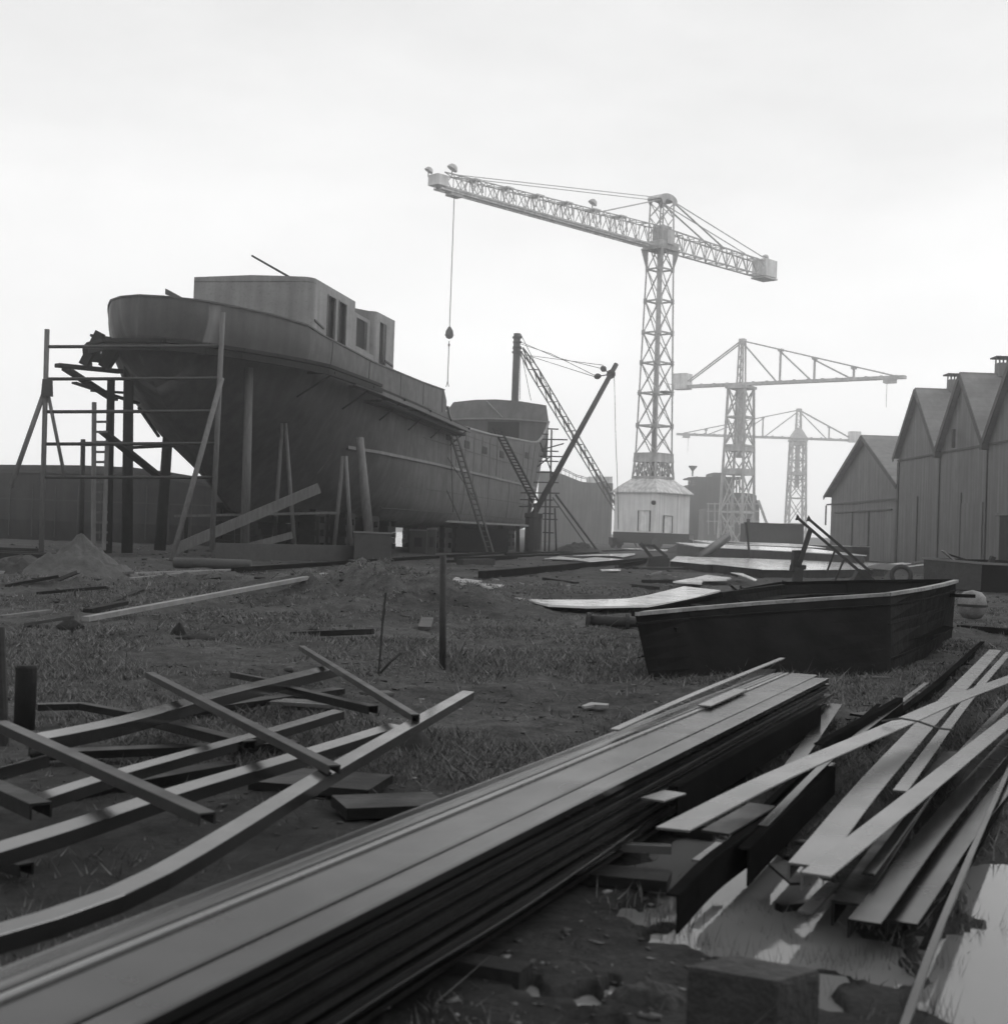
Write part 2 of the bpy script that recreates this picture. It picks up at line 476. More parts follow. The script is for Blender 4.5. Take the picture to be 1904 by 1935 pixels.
me.materials.append(ground_mat())
ground = bpy.data.objects.new('ground', me); COL.objects.link(ground)
tag(ground, kind='structure')

PW = water_mat('puddle_water', 0.15, 0.05, 9.0, 0.015)
def sheet(name, poly, z, m):
    mb = MB(); mb.add([(p[0], p[1], z) for p in poly], [tuple(range(len(poly)))])
    o = mb.build(name, m); tag(o, kind='structure'); return o
sheet('puddle', [(-.15, 2.2), (3.3, 2.2), (3.3, 7.4), (-.15, 7.4)], -0.05, PW)
RW = water_mat('river_water', 0.06, 0.12, 0.6, 0.15)
sheet("river", [(-300, 104), (-40, 104), (-7.4, 108), (-6.5, 140), (-6, 559), (-300, 559)], 0.03, RW)

# ------------------------------------------------------------------ the ship on the slip
SD = Vector((0.19081, 0.98163, 0)); SP = Vector((0.98163, -0.19081, 0)); SA = Vector((-13.4, 60.0, 0))
def ship(t, o, z): return SA + SD * t + SP * o + Vector((0, 0, z))
# stations: t, keel z, [(z, half-breadth)...] up to z = 13
ST = [
 (-6.9, 8.6, [(8.6, 0.0), (9.4, 0.0), (13, 0.0)]),
 (-6.5, 8.0, [(8.0, 0.0), (8.8, 0.55), (9.6, 0.9), (10.3, 0.95), (13, 0.95)]),
 (-5.6, 7.2, [(7.2, 0.0), (7.8, 0.9), (8.8, 1.6), (9.8, 1.85), (13, 1.85)]),
 (-4.3, 6.4, [(6.4, 0.0), (7.2, 1.4), (8.4, 2.35), (9.6, 2.65), (13, 2.65)]),
 (-2.5, 5.3, [(5.3, 0.0), (6.2, 1.5), (7.4, 2.75), (8.6, 3.35), (9.6, 3.5), (13, 3.45)]),
 (0.0, 3.7, [(3.7, 0.0), (4.4, 1.1), (5.2, 2.05), (6.6, 3.35), (8, 4.2), (9.4, 4.58), (13, 4.6)]),
 (3.0, 2.1, [(2.1, 0.1), (3.4, 0.95), (4.2, 1.7), (5.2, 2.6), (6.6, 3.7), (8, 4.35), (9.4, 4.6), (13, 4.6)]),
 (6.0, 1.55, [(1.55, 0.2), (2.4, 0.9), (3.6, 1.9), (5, 3.0), (6.6, 3.95), (8, 4.45), (9.4, 4.6), (13, 4.6)]),
 (13.0, 1.55, [(1.55, 0.6), (1.9, 2.0), (3, 3.2), (4.4, 4.0), (6, 4.4), (8, 4.58), (13, 4.6)]),
 (22.0, 1.55, [(1.55, 2.6), (1.7, 3.7), (2.5, 4.3), (3.6, 4.55), (5, 4.6), (13, 4.6)]),
 (40.0, 1.55, [(1.55, 3.2), (1.6, 4.0), (2.2, 4.4), (3.2, 4.6), (5, 4.6), (13, 4.6)]),
 (54.0, 1.55, [(1.55, 3.0), (1.6, 3.9), (2.4, 4.3), (4, 4.5), (6, 4.6), (9, 4.7), (13, 4.85)]),
 (64.0, 1.55, [(1.55, 2.2), (1.8, 3.1), (2.8, 3.6), (4.5, 4.0), (6.5, 4.3), (8.5, 4.6), (10.5, 5.0), (13, 5.1)]),
 (70.0, 1.55, [(1.55, 0.3), (3, 1.1), (6, 2.2), (9, 3.3), (11, 3.9), (13, 4.0)]),
 (74.5, 1.6, [(1.6, 0.05), (4, 0.3), (8, 1.1), (11, 1.9), (13, 2.2)]),
 (77.5, 8.0, [(8, 0.0), (10, 0.1), (13, 0.25)]),
]
FR = np.linspace(0, 1, 25) ** 1.15
def st_tab(s):
    z = s[1] + FR * (13 - s[1])
    return np.interp(z, [p[0] for p in s[2]], [p[1] for p in s[2]])
TT = np.array([s[0] for s in ST]); TK = np.array([s[1] for s in ST]); TB = np.array([st_tab(s) for s in ST])
def zk(t): return float(np.interp(t, TT, TK))
def bz(t, z):
    k = int(np.clip(np.searchsorted(TT, t) - 1, 0, len(TT) - 2))
    u = (t - TT[k]) / (TT[k + 1] - TT[k]); u = min(1, max(0, u))
    row = TB[k] * (1 - u) + TB[k + 1] * u
    K = zk(t); fr = (z - K) / (13 - K)
    return float(np.interp(fr, FR, row))
def zs(t):
    return float(np.interp(t, [-7, -5, -2, 2, 10, 20, 25.6, 26.4, 27, 27.6, 28.2, 40, 50, 57, 60, 61.5, 63, 64, 78],
                           [10.35, 10.42, 10.4, 10.15, 9.98, 10.1, 10.25, 9.6, 8.9, 8.55, 8.35, 8.6, 9.0, 9.25, 9.5, 9.9, 10.8, 11.6, 13.0]))
def zsp(t, side):      # the port quarter is cut a little lower
    return zs(t) - (1.1 * math.exp(-((t - .2) / 3.0) ** 2) if side < 0 else 0)
def zdeck(t):
    return float(np.interp(t, [-7, 0, 26.5, 26.6, 50, 63.9, 64, 78], [9.3, 9.2, 9.2, 7.3, 7.7, 8.4, 11.0, 12.2]))

shipr = thing('cargo_ship', SA, 'large unfinished dark steel ship standing on blocks, stern towards us, deckhouses aft', 'ship')
ts = np.concatenate([np.arange(-6.9, -5, 0.1), np.arange(-5, 25, 0.5), np.arange(25, 29, 0.15), np.arange(29, 58, 1.0), np.arange(58, 66, 0.25), np.arange(66, 77.6, 0.6)])
def hull_rows(z0f, z1f, n, side, t_list):
    rows = []
    for t in t_list:
        a, b = z0f(t), z1f(t)
        rows.append([ship(t, side * bz(t, a + (b - a) * q), a + (b - a) * q) for q in np.linspace(0, 1, n) ** (1.0)])
    return rows
strake_z = lambda t: max(zk(t) + 0.02, 5.5 if t > 8 else max(5.5, zk(t) + 0.02))
low = MB(); up = MB()
ztop = lambda t: max(zk(t) + 0.03, min(zs(t) - 0.9, 8.8)) if t < 26.5 else zs(t) - 0.02
for side in (1, -1):
    low.grid(hull_rows(zk, ztop, 26, side, ts))
    tp = [t for t in ts if t < 28.6]
low.build('hull', MT['hull'], shipr, smooth=True)
for side in (1, -1):
    up.grid(hull_rows(lambda t: min(ztop(t), zs(t)), lambda t: zsp(t, side), 6, side, [t for t in ts if t <= 26.4]))
up.build('bulwark', MT['bulwark'], shipr, smooth=True)
# keel closing strip for the flat bottom
kb = MB(); kb.grid([[ship(t, -bz(t, zk(t)), zk(t)), ship(t, bz(t, zk(t)), zk(t))] for t in ts]); kb.build('keel_plate', MT['hull'], shipr)
# decks
dk = MB(); dk.grid([[ship(t, q * (bz(t, zdeck(t)) - 0.03), zdeck(t)) for q in (-1, 1)] for t in ts if t <= 26.5])
dk.grid([[ship(t, q * (bz(t, zdeck(t)) - 0.03), zdeck(t)) for q in (-1, 1)] for t in ts if 26.6 <= t <= 63.9])
dk.grid([[ship(t, q * (bz(t, zdeck(t)) - 0.03), zdeck(t)) for q in (-1, 1)] for t in ts if t >= 64])
dk.build('deck', MT['fore'], shipr)
# poop front bulkhead
pf = MB(); pf.prism([ship(26.45, -4.5, 7.3), ship(26.45, 4.5, 7.3), ship(26.45, 4.5, 9.2), ship(26.45, -4.5, 9.2)], SD * 0.08); pf.build('bulkhead', MT['fore'], shipr)
# cap rails on the well bulwark, poop and forecastle edge
for side in (1, -1):
    r_ = MB()
    tt = [t for t in ts if 26.6 <= t <= 64.2]
    for a, b in zip(tt, tt[1:]):
        r_.beam(ship(a, side * bz(a, zs(a)), zs(a)), ship(b, side * bz(b, zs(b)), zs(b)), 0.18, 0.12)
    r_.build('cap_rail', MT['rail'], shipr)
    q_ = MB(); tt = [t for t in ts if 9 <= t <= 63]
    for a, b in zip(tt, tt[1:]):
        q_.beam(ship(a, side * (bz(a, 5.5) + 0.02), 5.5), ship(b, side * (bz(b, 5.5) + 0.02), 5.5), 0.12, 0.16)
    q_.build('rubbing_strake', MT['strake'], shipr)
    k_ = MB(); tt = [t for t in ts if t <= 25.6]
    for a, b in zip(tt, tt[1:]):
        k_.beam(ship(a, side * bz(a, zs(a)), zsp(a, side)), ship(b, side * bz(b, zs(b)), zsp(b, side)), 0.1, 0.07)
    k_.build('bulwark_edge', MT['bulwark'], shipr)
# vertical plate laps on the starboard side
def lap(pts, w=.09):
    lp = MB()
    for a, b in zip(pts, pts[1:]): lp.beam(a, b, w, .03, up=SP)
    lp.build('plate_lap', MT['sheddark'], shipr)
for t in (3.5, 9.5, 15.5, 20.5, 25.2):
    lap([ship(t, bz(t, a) + 0.006, a) for a in np.linspace(8.8, zs(t) - 0.1, 6)])
for t in np.arange(29.5, 62, 2.7):
    lap([ship(t, bz(t, a) + 0.006, a) for a in np.linspace(5.7 if int(t) % 2 else 2.6, zs(t) - 0.3 if int(t) % 3 else 5.4, 8)])
for z in (2.6, 3.9, 6.9, 7.9):
    lap([ship(t, bz(t, z) + 0.004, z) for t in np.arange(14 + z, 60, 1.5)], .045)
# freeing ports
for (t, z, w) in ((27.4, 7.45, 1.7), (32.6, 7.3, 1.5), (38.4, 7.3, 1.6), (44.8, 7.4, 1.5), (55.5, 8.0, 1.7)):
    fp = MB(); a = ship(t - w / 2, bz(t, z) + 0.012, z); b = ship(t + w / 2, bz(t, z) + 0.012, z)
    fp.beam(a, b, 0.05, 0.5); fp.build('freeing_port', MT['black'], shipr)
# forecastle: aft-facing front, inward-leaning breakwater, whaleback
fc = MB()
tf = 64.0; b1 = bz(tf, 11.6)
rowb = [(-b1, 11.55), (-b1 * .5, 11.72), (0, 11.78), (b1 * .5, 11.72), (b1, 11.55)]
rowt = [(-b1 * .80, 13.3), (-b1 * .4, 13.55), (0, 13.62), (b1 * .42, 13.5), (b1 * .92, 13.15)]
rows = [[ship(tf, o, z) for o, z in rowb], [ship(tf + 0.7, o, z) for o, z in rowt]]
fc.grid(rows)
fc.grid([[ship(tf + .7, o, z) for o, z in rowt], [ship(tf + 8, o * .62, z + .2) for o, z in rowt], [ship(77, 0, 13.8) for o, z in rowt]])
fc.grid([[ship(tf, b1, 11.55), ship(tf + 6.5, 3.9, 12.0), ship(77.4, 0.2, 12.9)], [ship(tf + .7, b1 * .92, 13.15), ship(tf + 8, b1 * .57, 13.35), ship(77, 0, 13.8)]])
fc.grid([[ship(tf, -b1, 11.55), ship(tf + 6.5, -3.9, 12.0), ship(77.4, -0.2, 12.9)], [ship(tf + .7, -b1 * .80, 13.3), ship(tf + 8, -b1 * .5, 13.5), ship(77, 0, 13.8)]])
fc.build('forecastle_bulwark', MT['bulwark'], shipr)
ff = MB()
ff.prism([ship(tf, -b1 + .05, 8.3), ship(tf, b1 - .05, 8.3), ship(tf, b1 - .02, 11.5), ship(tf, b1 * .5, 11.7), ship(tf, 0, 11.75), ship(tf, -b1 * .5, 11.7), ship(tf, -b1 + .02, 11.5)], SD * 0.1)
ff.build('forecastle_front', MT['fore'], shipr)
kn = MB()
for a, b in zip(rowb, rowb[1:]): kn.beam(ship(tf - .12, a[0], a[1]), ship(tf - .12, b[0], b[1]), 0.25, 0.13)
kn.build('forecastle_moulding', MT['rail'], shipr)
o_ = MB(); o_.box(ship(tf - .05, .9, 10.2), 2.9, 0.1, 2.6, -math.atan2(SD.x, SD.y)); o_.build('doorway', MT['black'], shipr)
# little debris/plate on forecastle front
br = MB(); br.beam(ship(tf + .45, -0.9, 13.45), ship(tf - .15, 0.8, 11.9), 0.12, 0.08); br.build('breakwater_stay', MT['rail'], shipr)

# deckhouses (plates with real openings)
RZ = -math.atan2(SD.x, SD.y)
def wall_with_openings(mb, org, ex, L_, z0, ztopf, ops, th, nrm):
    """vertical plate from org along unit ex, length L_, openings (u0,u1,v0,v1)"""
    us = sorted(set([0, L_] + [u for o in ops for u in o[:2]]))
    for a, b in zip(us, us[1:]):
        vs = sorted([(o[2], o[3]) for o in ops if o[0] <= a + 1e-6 and o[1] >= b - 1e-6])
        cuts = []; lo = z0
        for v0, v1 in vs: cuts.append((lo, v0)); lo = v1
        cuts.append((lo, None))
        for lo_, hi in cuts:
            ha = ztopf(a) if hi is None else hi; hb = ztopf(b) if hi is None else hi
            if ha - lo_ < 1e-4: continue
            p = org + ex * a; q = org + ex * b
            mb.prism([p + V(0, 0, lo_), q + V(0, 0, lo_), q + V(0, 0, hb), p + V(0, 0, ha)], nrm * -th)
h1 = MB()
T0, T1, HB, HZ1 = 5.4, 11.7, 3.02, 13.35
c0 = ship(T0, HB, 0)
wall_with_openings(h1, c0, SD, T1 - T0, 9.2, lambda u: HZ1, [(1.8, 3.0, 9.9, 12.9), (3.55, 4.8, 9.9, 12.9)], 0.06, SP)
wall_with_openings(h1, ship(T0, -HB, 0), SD, T1 - T0, 9.2, lambda u: HZ1 + .1, [], 0.06, -SP)
# aft wall with rounded starboard corner
rows = []
cor = []
for k in range(9):
    a = k / 8 * math.pi / 2
    cor.append((T0 - 0.0 - 0.5 * (math.sin(a)) , HB - 0.5 + 0.5 * math.cos(a)))
aft = cor + [(T0 - .5, q) for q in np.linspace(HB - 1.2, -HB, 6)] + [(T0, -HB)]
h1.grid([[ship(t, o, 9.2) for t, o in aft], [ship(t, o, HZ1 + 0.1 * (1 - abs(o) / HB)) for t, o in aft]])
h1.prism([ship(T1, -HB + .05, 9.2), ship(T1, HB - .07, 9.2), ship(T1, HB - .07, HZ1), ship(T1, -HB + .05, HZ1)], SD * 0.06)
h1.build('deckhouse', MT['house'], shipr)
rf = MB(); rf.prism([ship(t, o, HZ1 - .25) for t, o in aft] + [ship(T1, -HB + .08, HZ1 - .25), ship(T1, HB - .08, HZ1 - .25)], V(0, 0, .05)); rf.build('roof', MT['fore'], shipr)
for u in (1.8, 3.55):
    fr_ = MB()
    for du in (0, 1.22): fr_.beam(ship(T0 + u + du, HB + .02, 9.9), ship(T0 + u + du, HB + .02, 12.9), .06, .05)
    fr_.beam(ship(T0 + u, HB + .02, 12.93), ship(T0 + u + 1.22, HB + .02, 12.93), .05, .06)
    fr_.build('window_frame', MT['strake'], shipr)
    w_ = MB(); w_.box(ship(T0 + u + .6, HB - .22, 11.4), .06, 1.3, 3.1, RZ); w_.build('window_dark_panel', MT['black'], shipr)  # black panel added behind each opening for the shade of the room inside
hb_ = MB(); hb_.beam(ship(T0 - .1, HB + .03, 11.35), ship(T0 + 1.3, HB + .03, 11.15), .05, .08); hb_.build('belt_angle', MT['sheddark'], shipr)
# recessed link with window
lk = MB()
wall_with_openings(lk, ship(T1, HB - .3, 0), SD, 3.8, 9.2, lambda u: 12.95, [(1.3, 3.3, 11.2, 12.75)], .05, SP)
lk.prism([ship(T1 + 0.0, HB - .06, 9.2), ship(T1 + 3.8, HB - .06, 9.2), ship(T1 + 3.8, HB - .06, 11.0), ship(T1, HB - .06, 11.0)], SP * .05)
lk.prism([ship(T1, -HB + .2, 9.2), ship(T1 + 3, -HB + .2, 9.2), ship(T1 + 3, -HB + .2, 12.75), ship(T1, -HB + .2, 12.75)], SP * .05)
lk.build('link_wall', MT['house'], shipr)
wl = MB(); wl.box(ship(T1 + 2.3, HB - .5, 11.95), .05, 2.1, 1.7, RZ); wl.build('window_dark_panel', MT['black'], shipr)  # this window's inner shade is a black panel as well
# fore deckhouse
h2 = MB(); T2, T3, HZ2 = 15.5, 19.4, 13.5
wall_with_openings(h2, ship(T2 + .4, HB, 0), SD, T3 - T2 - .4, 9.2, lambda u: HZ2 + .02 * u, [(.5, 1.85, 10.1, 13.05)], .06, SP)
cor = [(T2 + .4 - .4 * math.sin(k / 6 * math.pi / 2), HB - .4 + .4 * math.cos(k / 6 * math.pi / 2)) for k in range(7)]
aft2 = cor + [(T2, .9), (T2 - .02, 0.5), (T2 - .02, -HB), (T2 + .3, -HB)]
h2.grid([[ship(t, o, 9.2) for t, o in aft2], [ship(t, o, HZ2 + (0.32 if o < 1.3 else 0)) for t, o in aft2]])
h2.prism([ship(T3, -HB, 9.2), ship(T3, HB - .06, 9.2), ship(T3, HB - .06, HZ2 + .05), ship(T3, -HB, HZ2 + .05)], SD * .06)
h2.build('fore_deckhouse', MT['house'], shipr)
w_ = MB(); w_.box(ship(T2 + 1.55, HB - .25, 11.6), .06, 1.5, 3.1, RZ); w_.build('doorway', MT['black'], shipr)
hb2 = MB(); hb2.beam(ship(T3 - 1.9, HB + .03, 11.0), ship(T3 - .2, HB + .03, 10.9), .06, .1); hb2.build('belt_angle', MT['sheddark'], shipr)
# loose bent plate on the stern bulwark, pale patch, spar leaning over the house roof
lo = MB(); lo.prism([P(312, 545, 58.5), P(312, 556, 58.5), P(362, 574, 59), P(362, 572, 59)], V(.05, .1, 0)); lo.build('bulwark_bracket', MT['bulwark'], shipr)
ph = MB(); ph.prism([ship(T0 - 1.0, -1.35, 9.3), ship(T0 - 1.0, .6, 9.3), ship(T0 - 1.0, .6, 11.15), ship(T0 - 1.0, -1.35, 11.55)], SD * .5); ph.build('companion_hatch', MT['strake'], shipr)
sp = MB(); sp.tube(P(476, 483, 66), P(548, 524, 68.5), .05, .06, 8)
solo(sp, 'spar', MT['darkwood'], 'thin dark pole lying over the deckhouse roof and pointing up to the left', 'pole', base=P(548, 524, 68.5))

# staging hung on the starboard side of the ship
zst = lambda t: float(np.interp(t, [-8, 0, 6, 15, 22, 28], [8.5, 8.5, 8.5, 8.4, 8.3, 8.2]))
def outline(z, off, t_end):
    pts = [ship(t, -bz(t, z), z) for t in (-.2, -1.2, -2.5, -4, -5.2, -6)] + [ship(t, bz(t, z), z) for t in (-6, -5.2, -4, -2.5, -1, .5, 2, 4, 6, 8)]
    out = []
    for i, p in enumerate(pts):
        d = (pts[min(i + 1, len(pts) - 1)] - pts[max(0, i - 1)]); n = V(d.y, -d.x, 0).normalized()
        out.append(p + n * off)
    return out
ORD = ('inner', 'middle', 'outer')
for k in range(3):
    mb = MB(); pts = outline(8.5, .3 + .38 * k, 8)
    for a_, b_ in zip(pts, pts[1:]): mb.beam(a_ + V(0, 0, .015 * k), b_ + V(0, 0, .015 * k), .36, .14)
    tag(solo(mb, 'staging_plank', MT['darkwood'], ORD[k] + ' plank row of the aft staging curving round the ship stern', 'plank', 'staging planks along the ship side'))
mb = MB(); pts = outline(8.28, 1.2, 8)
for a_, b_ in zip(pts, pts[1:]): mb.beam(a_, b_, .14, .26)
tag(solo(mb, 'staging_ledger', MT['darkwood'], 'dark edge beam below the aft staging round the stern', 'beam'))
def stage_run(label, tl, zf, off, n, wid, th=.1, m='darkwood'):
    for k in range(n):
        mb = MB(); o = off + k * (wid + .03)
        pts = [ship(t, bz(t, zf(t)) + o, zf(t) + .015 * k) for t in tl]
        for a, b in zip(pts, pts[1:]): mb.beam(a, b, wid, th)
        tag(solo(mb, 'staging_plank', MT[m], label % ORD[k], 'plank', 'staging planks along the ship side'))
stage_run('%s plank of the middle staging below the deckhouses', np.linspace(6.9, 18, 12), lambda t: zst(t) - .12, .25, 3, .3, .14)
stage_run('%s plank of the forward staging ending at the poop break', np.linspace(17, 28.4, 12), lambda t: zst(t) - .2, .25, 3, .3, .16)
stage_run('%s lower plank slung beneath the forward staging', np.linspace(9, 27.8, 14), lambda t: zst(t) - .62, .2, 3, .28, .14)
mb = MB()
tl = np.linspace(4, 28.4, 20)
for a_, b_ in zip(tl, tl[1:]): mb.beam(ship(a_, bz(a_, 8.4) + 1.15, zst(a_) - .3), ship(b_, bz(b_, 8.4) + 1.15, zst(b_) - .3), .1, .2)
tag(solo(mb, 'staging_ledger', MT['wood'], 'long grey edge beam along the outside of the forward staging', 'beam'))
for t in (1, 6.5, 12, 17.5, 22.5, 27.6):
    mb = MB(); z = zst(t) - .2
    mb.beam(ship(t, bz(t, z), z), ship(t, bz(t, z) + 1.3, z), .09, .12)
    mb.beam(ship(t, bz(t, z - 1.1) + .02, z - 1.1), ship(t, bz(t, z) + 1.15, z - .05), .07, .07)
    tag(solo(mb, 'staging_bracket', MT['darkwood'], 'dark timber bracket holding the staging off the hull side', 'bracket', 'staging brackets on the ship side'))
# heap of planks at the port end of the stage, round the stern
q = [(P(172, 634, 56), P(430, 672, 56.3), .34, .1, 'long dark plank along the stern staging running right from its left end'),
     (P(190, 628, 55), P(158, 690, 55), .35, .35, 'thick dark timber hanging steeply at the left end of the staging'),
     (P(232, 640, 55.5), P(196, 695, 55.5), .5, .4, 'broad dark timber hanging below the staging beside the stern'),
     (P(108, 690, 54), P(228, 702, 56), .45, .16, 'dark plank jutting out far left under the stern'),
     (P(125, 697, 54), P(215, 755, 58), .4, .12, 'dark plank sloping down right beneath the stern'),
     (P(140, 723, 55), P(260, 762, 58), .3, .08, 'thin plank sloping under the stern, ending in a point at left'),
     (P(175, 738, 56), P(235, 742, 57), .4, .08, 'short level plank below the sloping stern planks'),
     (P(262, 770, 58), P(300, 825, 59.5), .12, .08, 'short stick slanting beside the stern underside'),
     (P(195, 816, 53), P(300, 900, 55), .55, .12, 'broad dark board slanting down behind the ladder')]
for a, b, w, h, l in q:
    mb = MB(); mb.beam(a, b, w, h); solo(mb, 'staging_plank', MT['darkwood'], l, 'plank')

# shores, poles and lines along the hull
def pole(x0, y0, x1, y1, D0, D1, r, m, label, cat='pole', name='timber_shore', group=None, sq=False):
    mb = MB()
    if sq: mb.beam(P(x0, y0, D0), P(x1, y1, D1), r * 2, r * 2)
    else: mb.tube(P(x0, y0, D0), P(x1, y1, D1), r, r * 1.15, 10)
    return solo(mb, name, MT[m], label, cat, group, base=P(x1, y1, D1), smooth=not sq)
pole(471, 695, 462, 1040, 56.5, 56.5, .17, 'wood', 'tall round pole standing upright below the stern staging')
pole(679, 828, 699, 1030, 62, 61, .2, 'wood', 'thick round timber prop leaning against the hull behind the crate')
pole(243, 690, 240, 1045, 56, 56, .2, 'darkwood', 'dark upright post below the stern, right of the ladder', name='timber_post')
pole(210, 715, 203, 1045, 56.5, 56, .16, 'darkwood', 'dark upright post standing behind the ladder', name='timber_post')
pole(317, 825, 302, 1040, 60, 60, .22, 'darkwood', 'short dark post under the sloping stern', name='timber_post')
pole(157, 830, 153, 1040, 53, 53, .09, 'iron', 'thin upright pole left of the ladder', name='timber_post')
for (xt, yt, xl, xr, yb, lab) in ((533, 800, 517, 557, 1040, 'pair of thin poles spread like an A below the middle staging'),
                              (648, 862, 631, 664, 1038, 'smaller A of two thin poles left of the thick prop')):
    rt = thing('pole_pair', P(xl, yb, 60), lab, 'poles')
    for xx in (xl, xr):
        mb = MB(); mb.tube(P(xt + (xx - xl) * .15, yt, 60.5), P(xx, yb, 60), .09, n=8); mb.build('pole', MT['wood'], rt, smooth=True)
# scaffold in front of the stern
sc = thing('tube_scaffold', P(400, 1050, 50), 'tall tubular scaffold frame standing in front of the ship stern', 'scaffold')
def member(nm, a, b, r, m='crate'):
    mb = MB(); mb.tube(a, b, r, n=8); mb.build(nm, MT[m], sc, smooth=True)
member('post', P(89, 622, 51), P(78, 1042, 51), .1, 'wood'); member('post', P(421, 590, 51), P(400, 1040, 51), .1, 'wood')
for y in (655, 716, 778, 839): member('rail', P(88 - (y - 622) * .026, y, 51), P(419 - (y - 590) * .046, y - 1, 51), .065, 'darksteel')
member('rail', P(82, 902, 51), P(405, 902, 51), .06, 'darksteel')
member('brace', P(84, 740, 51), P(20, 920, 50.4), .1, 'wood'); member('brace', P(90, 740, 51), P(122, 900, 51), .07, 'wood')
member('brace', P(419, 715, 51), P(324, 1060, 48), .1, 'wood')
mb = MB(); mb.prism([P(80, 716, 50.8), P(97, 716, 50.8), P(98, 749, 50.8), P(77, 747, 50.8)], V(0, .15, 0)); mb.build('gusset', MT['darksteel'], sc)
# ladder
ld = thing('ladder', P(190, 1040, 52.5), 'upright ladder standing beside the stern scaffold', 'ladder')
for (a, b) in ((P(178, 760, 52.5), P(176, 1040, 52)), (P(202, 840, 52.5), P(196, 1040, 52))):
    mb = MB(); mb.beam(a, b, .16, .1); mb.build('stile', MT['wood'], ld)
mb = MB()
for k, y in enumerate(np.arange(797, 1030, 19)): mb.beam(P(178, y, 52.5), P(203, y, 52.5), .05, .09)
mb.build('rung', MT['wood'], ld)
mb = MB(); mb.beam(P(153, 839, 53), P(243, 838, 54.5), .12, .18); solo(mb, 'cross_beam', MT['darkwood'], 'short level timber fixed across the posts at the ladder', 'beam')
mb = MB(); mb.beam(P(240, 846, 55), P(330, 842, 57), .1, .13); solo(mb, 'cross_beam', MT['darkwood'], 'level timber between the dark post and the stern underside', 'beam')
# boards and clutter below the stern
for (a, b, w, h, m, lab) in (
    (P(325, 1040, 53), P(603, 922, 56), .1, .42, 'wood', 'long pale board slanting up to the right below the hull'),
    (P(458, 1036, 55), P(552, 1011, 56), .1, .28, 'wood', 'short pale board slanting near the ground left of the crate'),
    (P(330, 975, 57), P(636, 969, 58), .5, .1, 'wood', 'long level staging board low under the stern'),
    (P(640, 1036, 57.2), P(560, 1037, 57.5), .3, .1, 'wood', 'short board lying on the ground by the crate')):
    mb = MB(); mb.beam(a, b, w, h); solo(mb, 'board', MT[m], lab, 'board')
for x in (352, 440, 520, 600):
    mb = MB(); mb.beam(P(x, 976, 57.2), P(x, 1045, 57.2), .14, .14)
    tag(solo(mb, 'trestle_leg', MT['darkwood'], 'dark trestle post carrying the low board under the stern', 'post', 'trestle posts below the stern'))
# low wall of boards, crate, cylinder
mb = MB(); a = G(392, 1061); b = G(665, 1063)
mb.beam(a + V(0, 1, .32), b + V(0, 1, .32), .25, .75); solo(mb, 'board_wall', MT['crate'], 'long low wall of dark boards left of the steel crate', 'low wall')
a = G(700, 1064)
cr = thing('steel_crate', V(a.x, a.y, 0), 'square grey box standing on the ground before the thick prop', 'crate')
mb = MB(); mb.box((a.x, a.y + .6, .62), 1.55, 1.3, 1.24, .12); mb.build('crate_body', MT['crate'], cr, bevel=.02)
mb = MB(); mb.box((a.x, a.y + .6, 1.27), 1.65, 1.4, .06, .12); mb.build('lid', MT['strake'], cr)
a = G(328, 1073); b = G(440, 1073)
mb = MB(); mb.lathe(V(a.x, a.y, .17), [(0, 0), (.15, 0), (.17, .02), (.17, .6), (.165, .62), (.17, .64), (.17, (b - a).length - .04), (.15, (b - a).length), (0, (b - a).length)], 18, (1, 0, 0))
solo(mb, 'steel_drum_roll', MT['crate'], 'long dark cylinder lying on its side below the scaffold', 'cylinder', smooth=True)

# keel blocks and cribs below the ship
n = 0
for t in np.arange(4.5, 68, 2.3):
    if 29.6 < t < 38.4: continue
    mb = MB()
    for k in range(5): mb.box(ship(t + .05 * math.sin(t * 7 + k), .1 * math.cos(t * 5 + k), .15 + .31 * k), 1.9 - .1 * k, .75, .3, RZ)
    tag(solo(mb, 'keel_block', MT['darkwood'], 'stack of dark timbers under the keel of the ship', 'keel block', 'keel blocks under the ship'))
for t, o, w, h in ((8, 2.2, 1.6, 2.0), (11, 2.8, 1.6, 1.9), (14, 3.2, 1.8, 1.8), (17.2, 3.3, 1.6, 1.6), (27, 3.4, 2.2, 1.4), (30.2, 3.5, 2.2, 1.35), (33.6, 3.5, 2.2, 1.35),
                   (37, 3.5, 2.2, 1.35), (40.4, 3.5, 2, 1.35), (44, 3.5, 2, 1.35), (48, 3.4, 2, 1.35), (53, 3.2, 2, 1.4), (58, 2.6, 2, 1.7),
                   (9, -2.2, 2, 2.2), (13, -3, 2, 2.0), (17, -3.3, 2, 1.6), (28, -3.5, 2.2, 1.4), (32, -3.5, 2.2, 1.4), (36, -3.5, 2.2, 1.4), (38.6, -3.5, 2.2, 1.4), (50, -3.5, 2.2, 1.4), (24, -3.5, 1.5, 1.4)):
    mb = MB()
    h += .3
    nn = int(h / .3)
    for k in range(nn):
        if k % 2:
            for d_ in (-w / 2 + .2, w / 2 - .2): mb.box(ship(t + d_, o, .15 + k * h / nn), 1.3, .32, h / nn - .01, RZ)
        else:
            for d_ in (-.45, .45): mb.box(ship(t, o + d_, .15 + k * h / nn), .32, w, h / nn - .01, RZ)
    mb.box(ship(t, o, h * .5), .9, w * .75, h * .9, RZ)
    tag(solo(mb, 'timber_crib', MT['darkwood'], 'crib of crossed dark timbers under the bilge of the ship', 'crib', 'timber cribs under the bilge'))
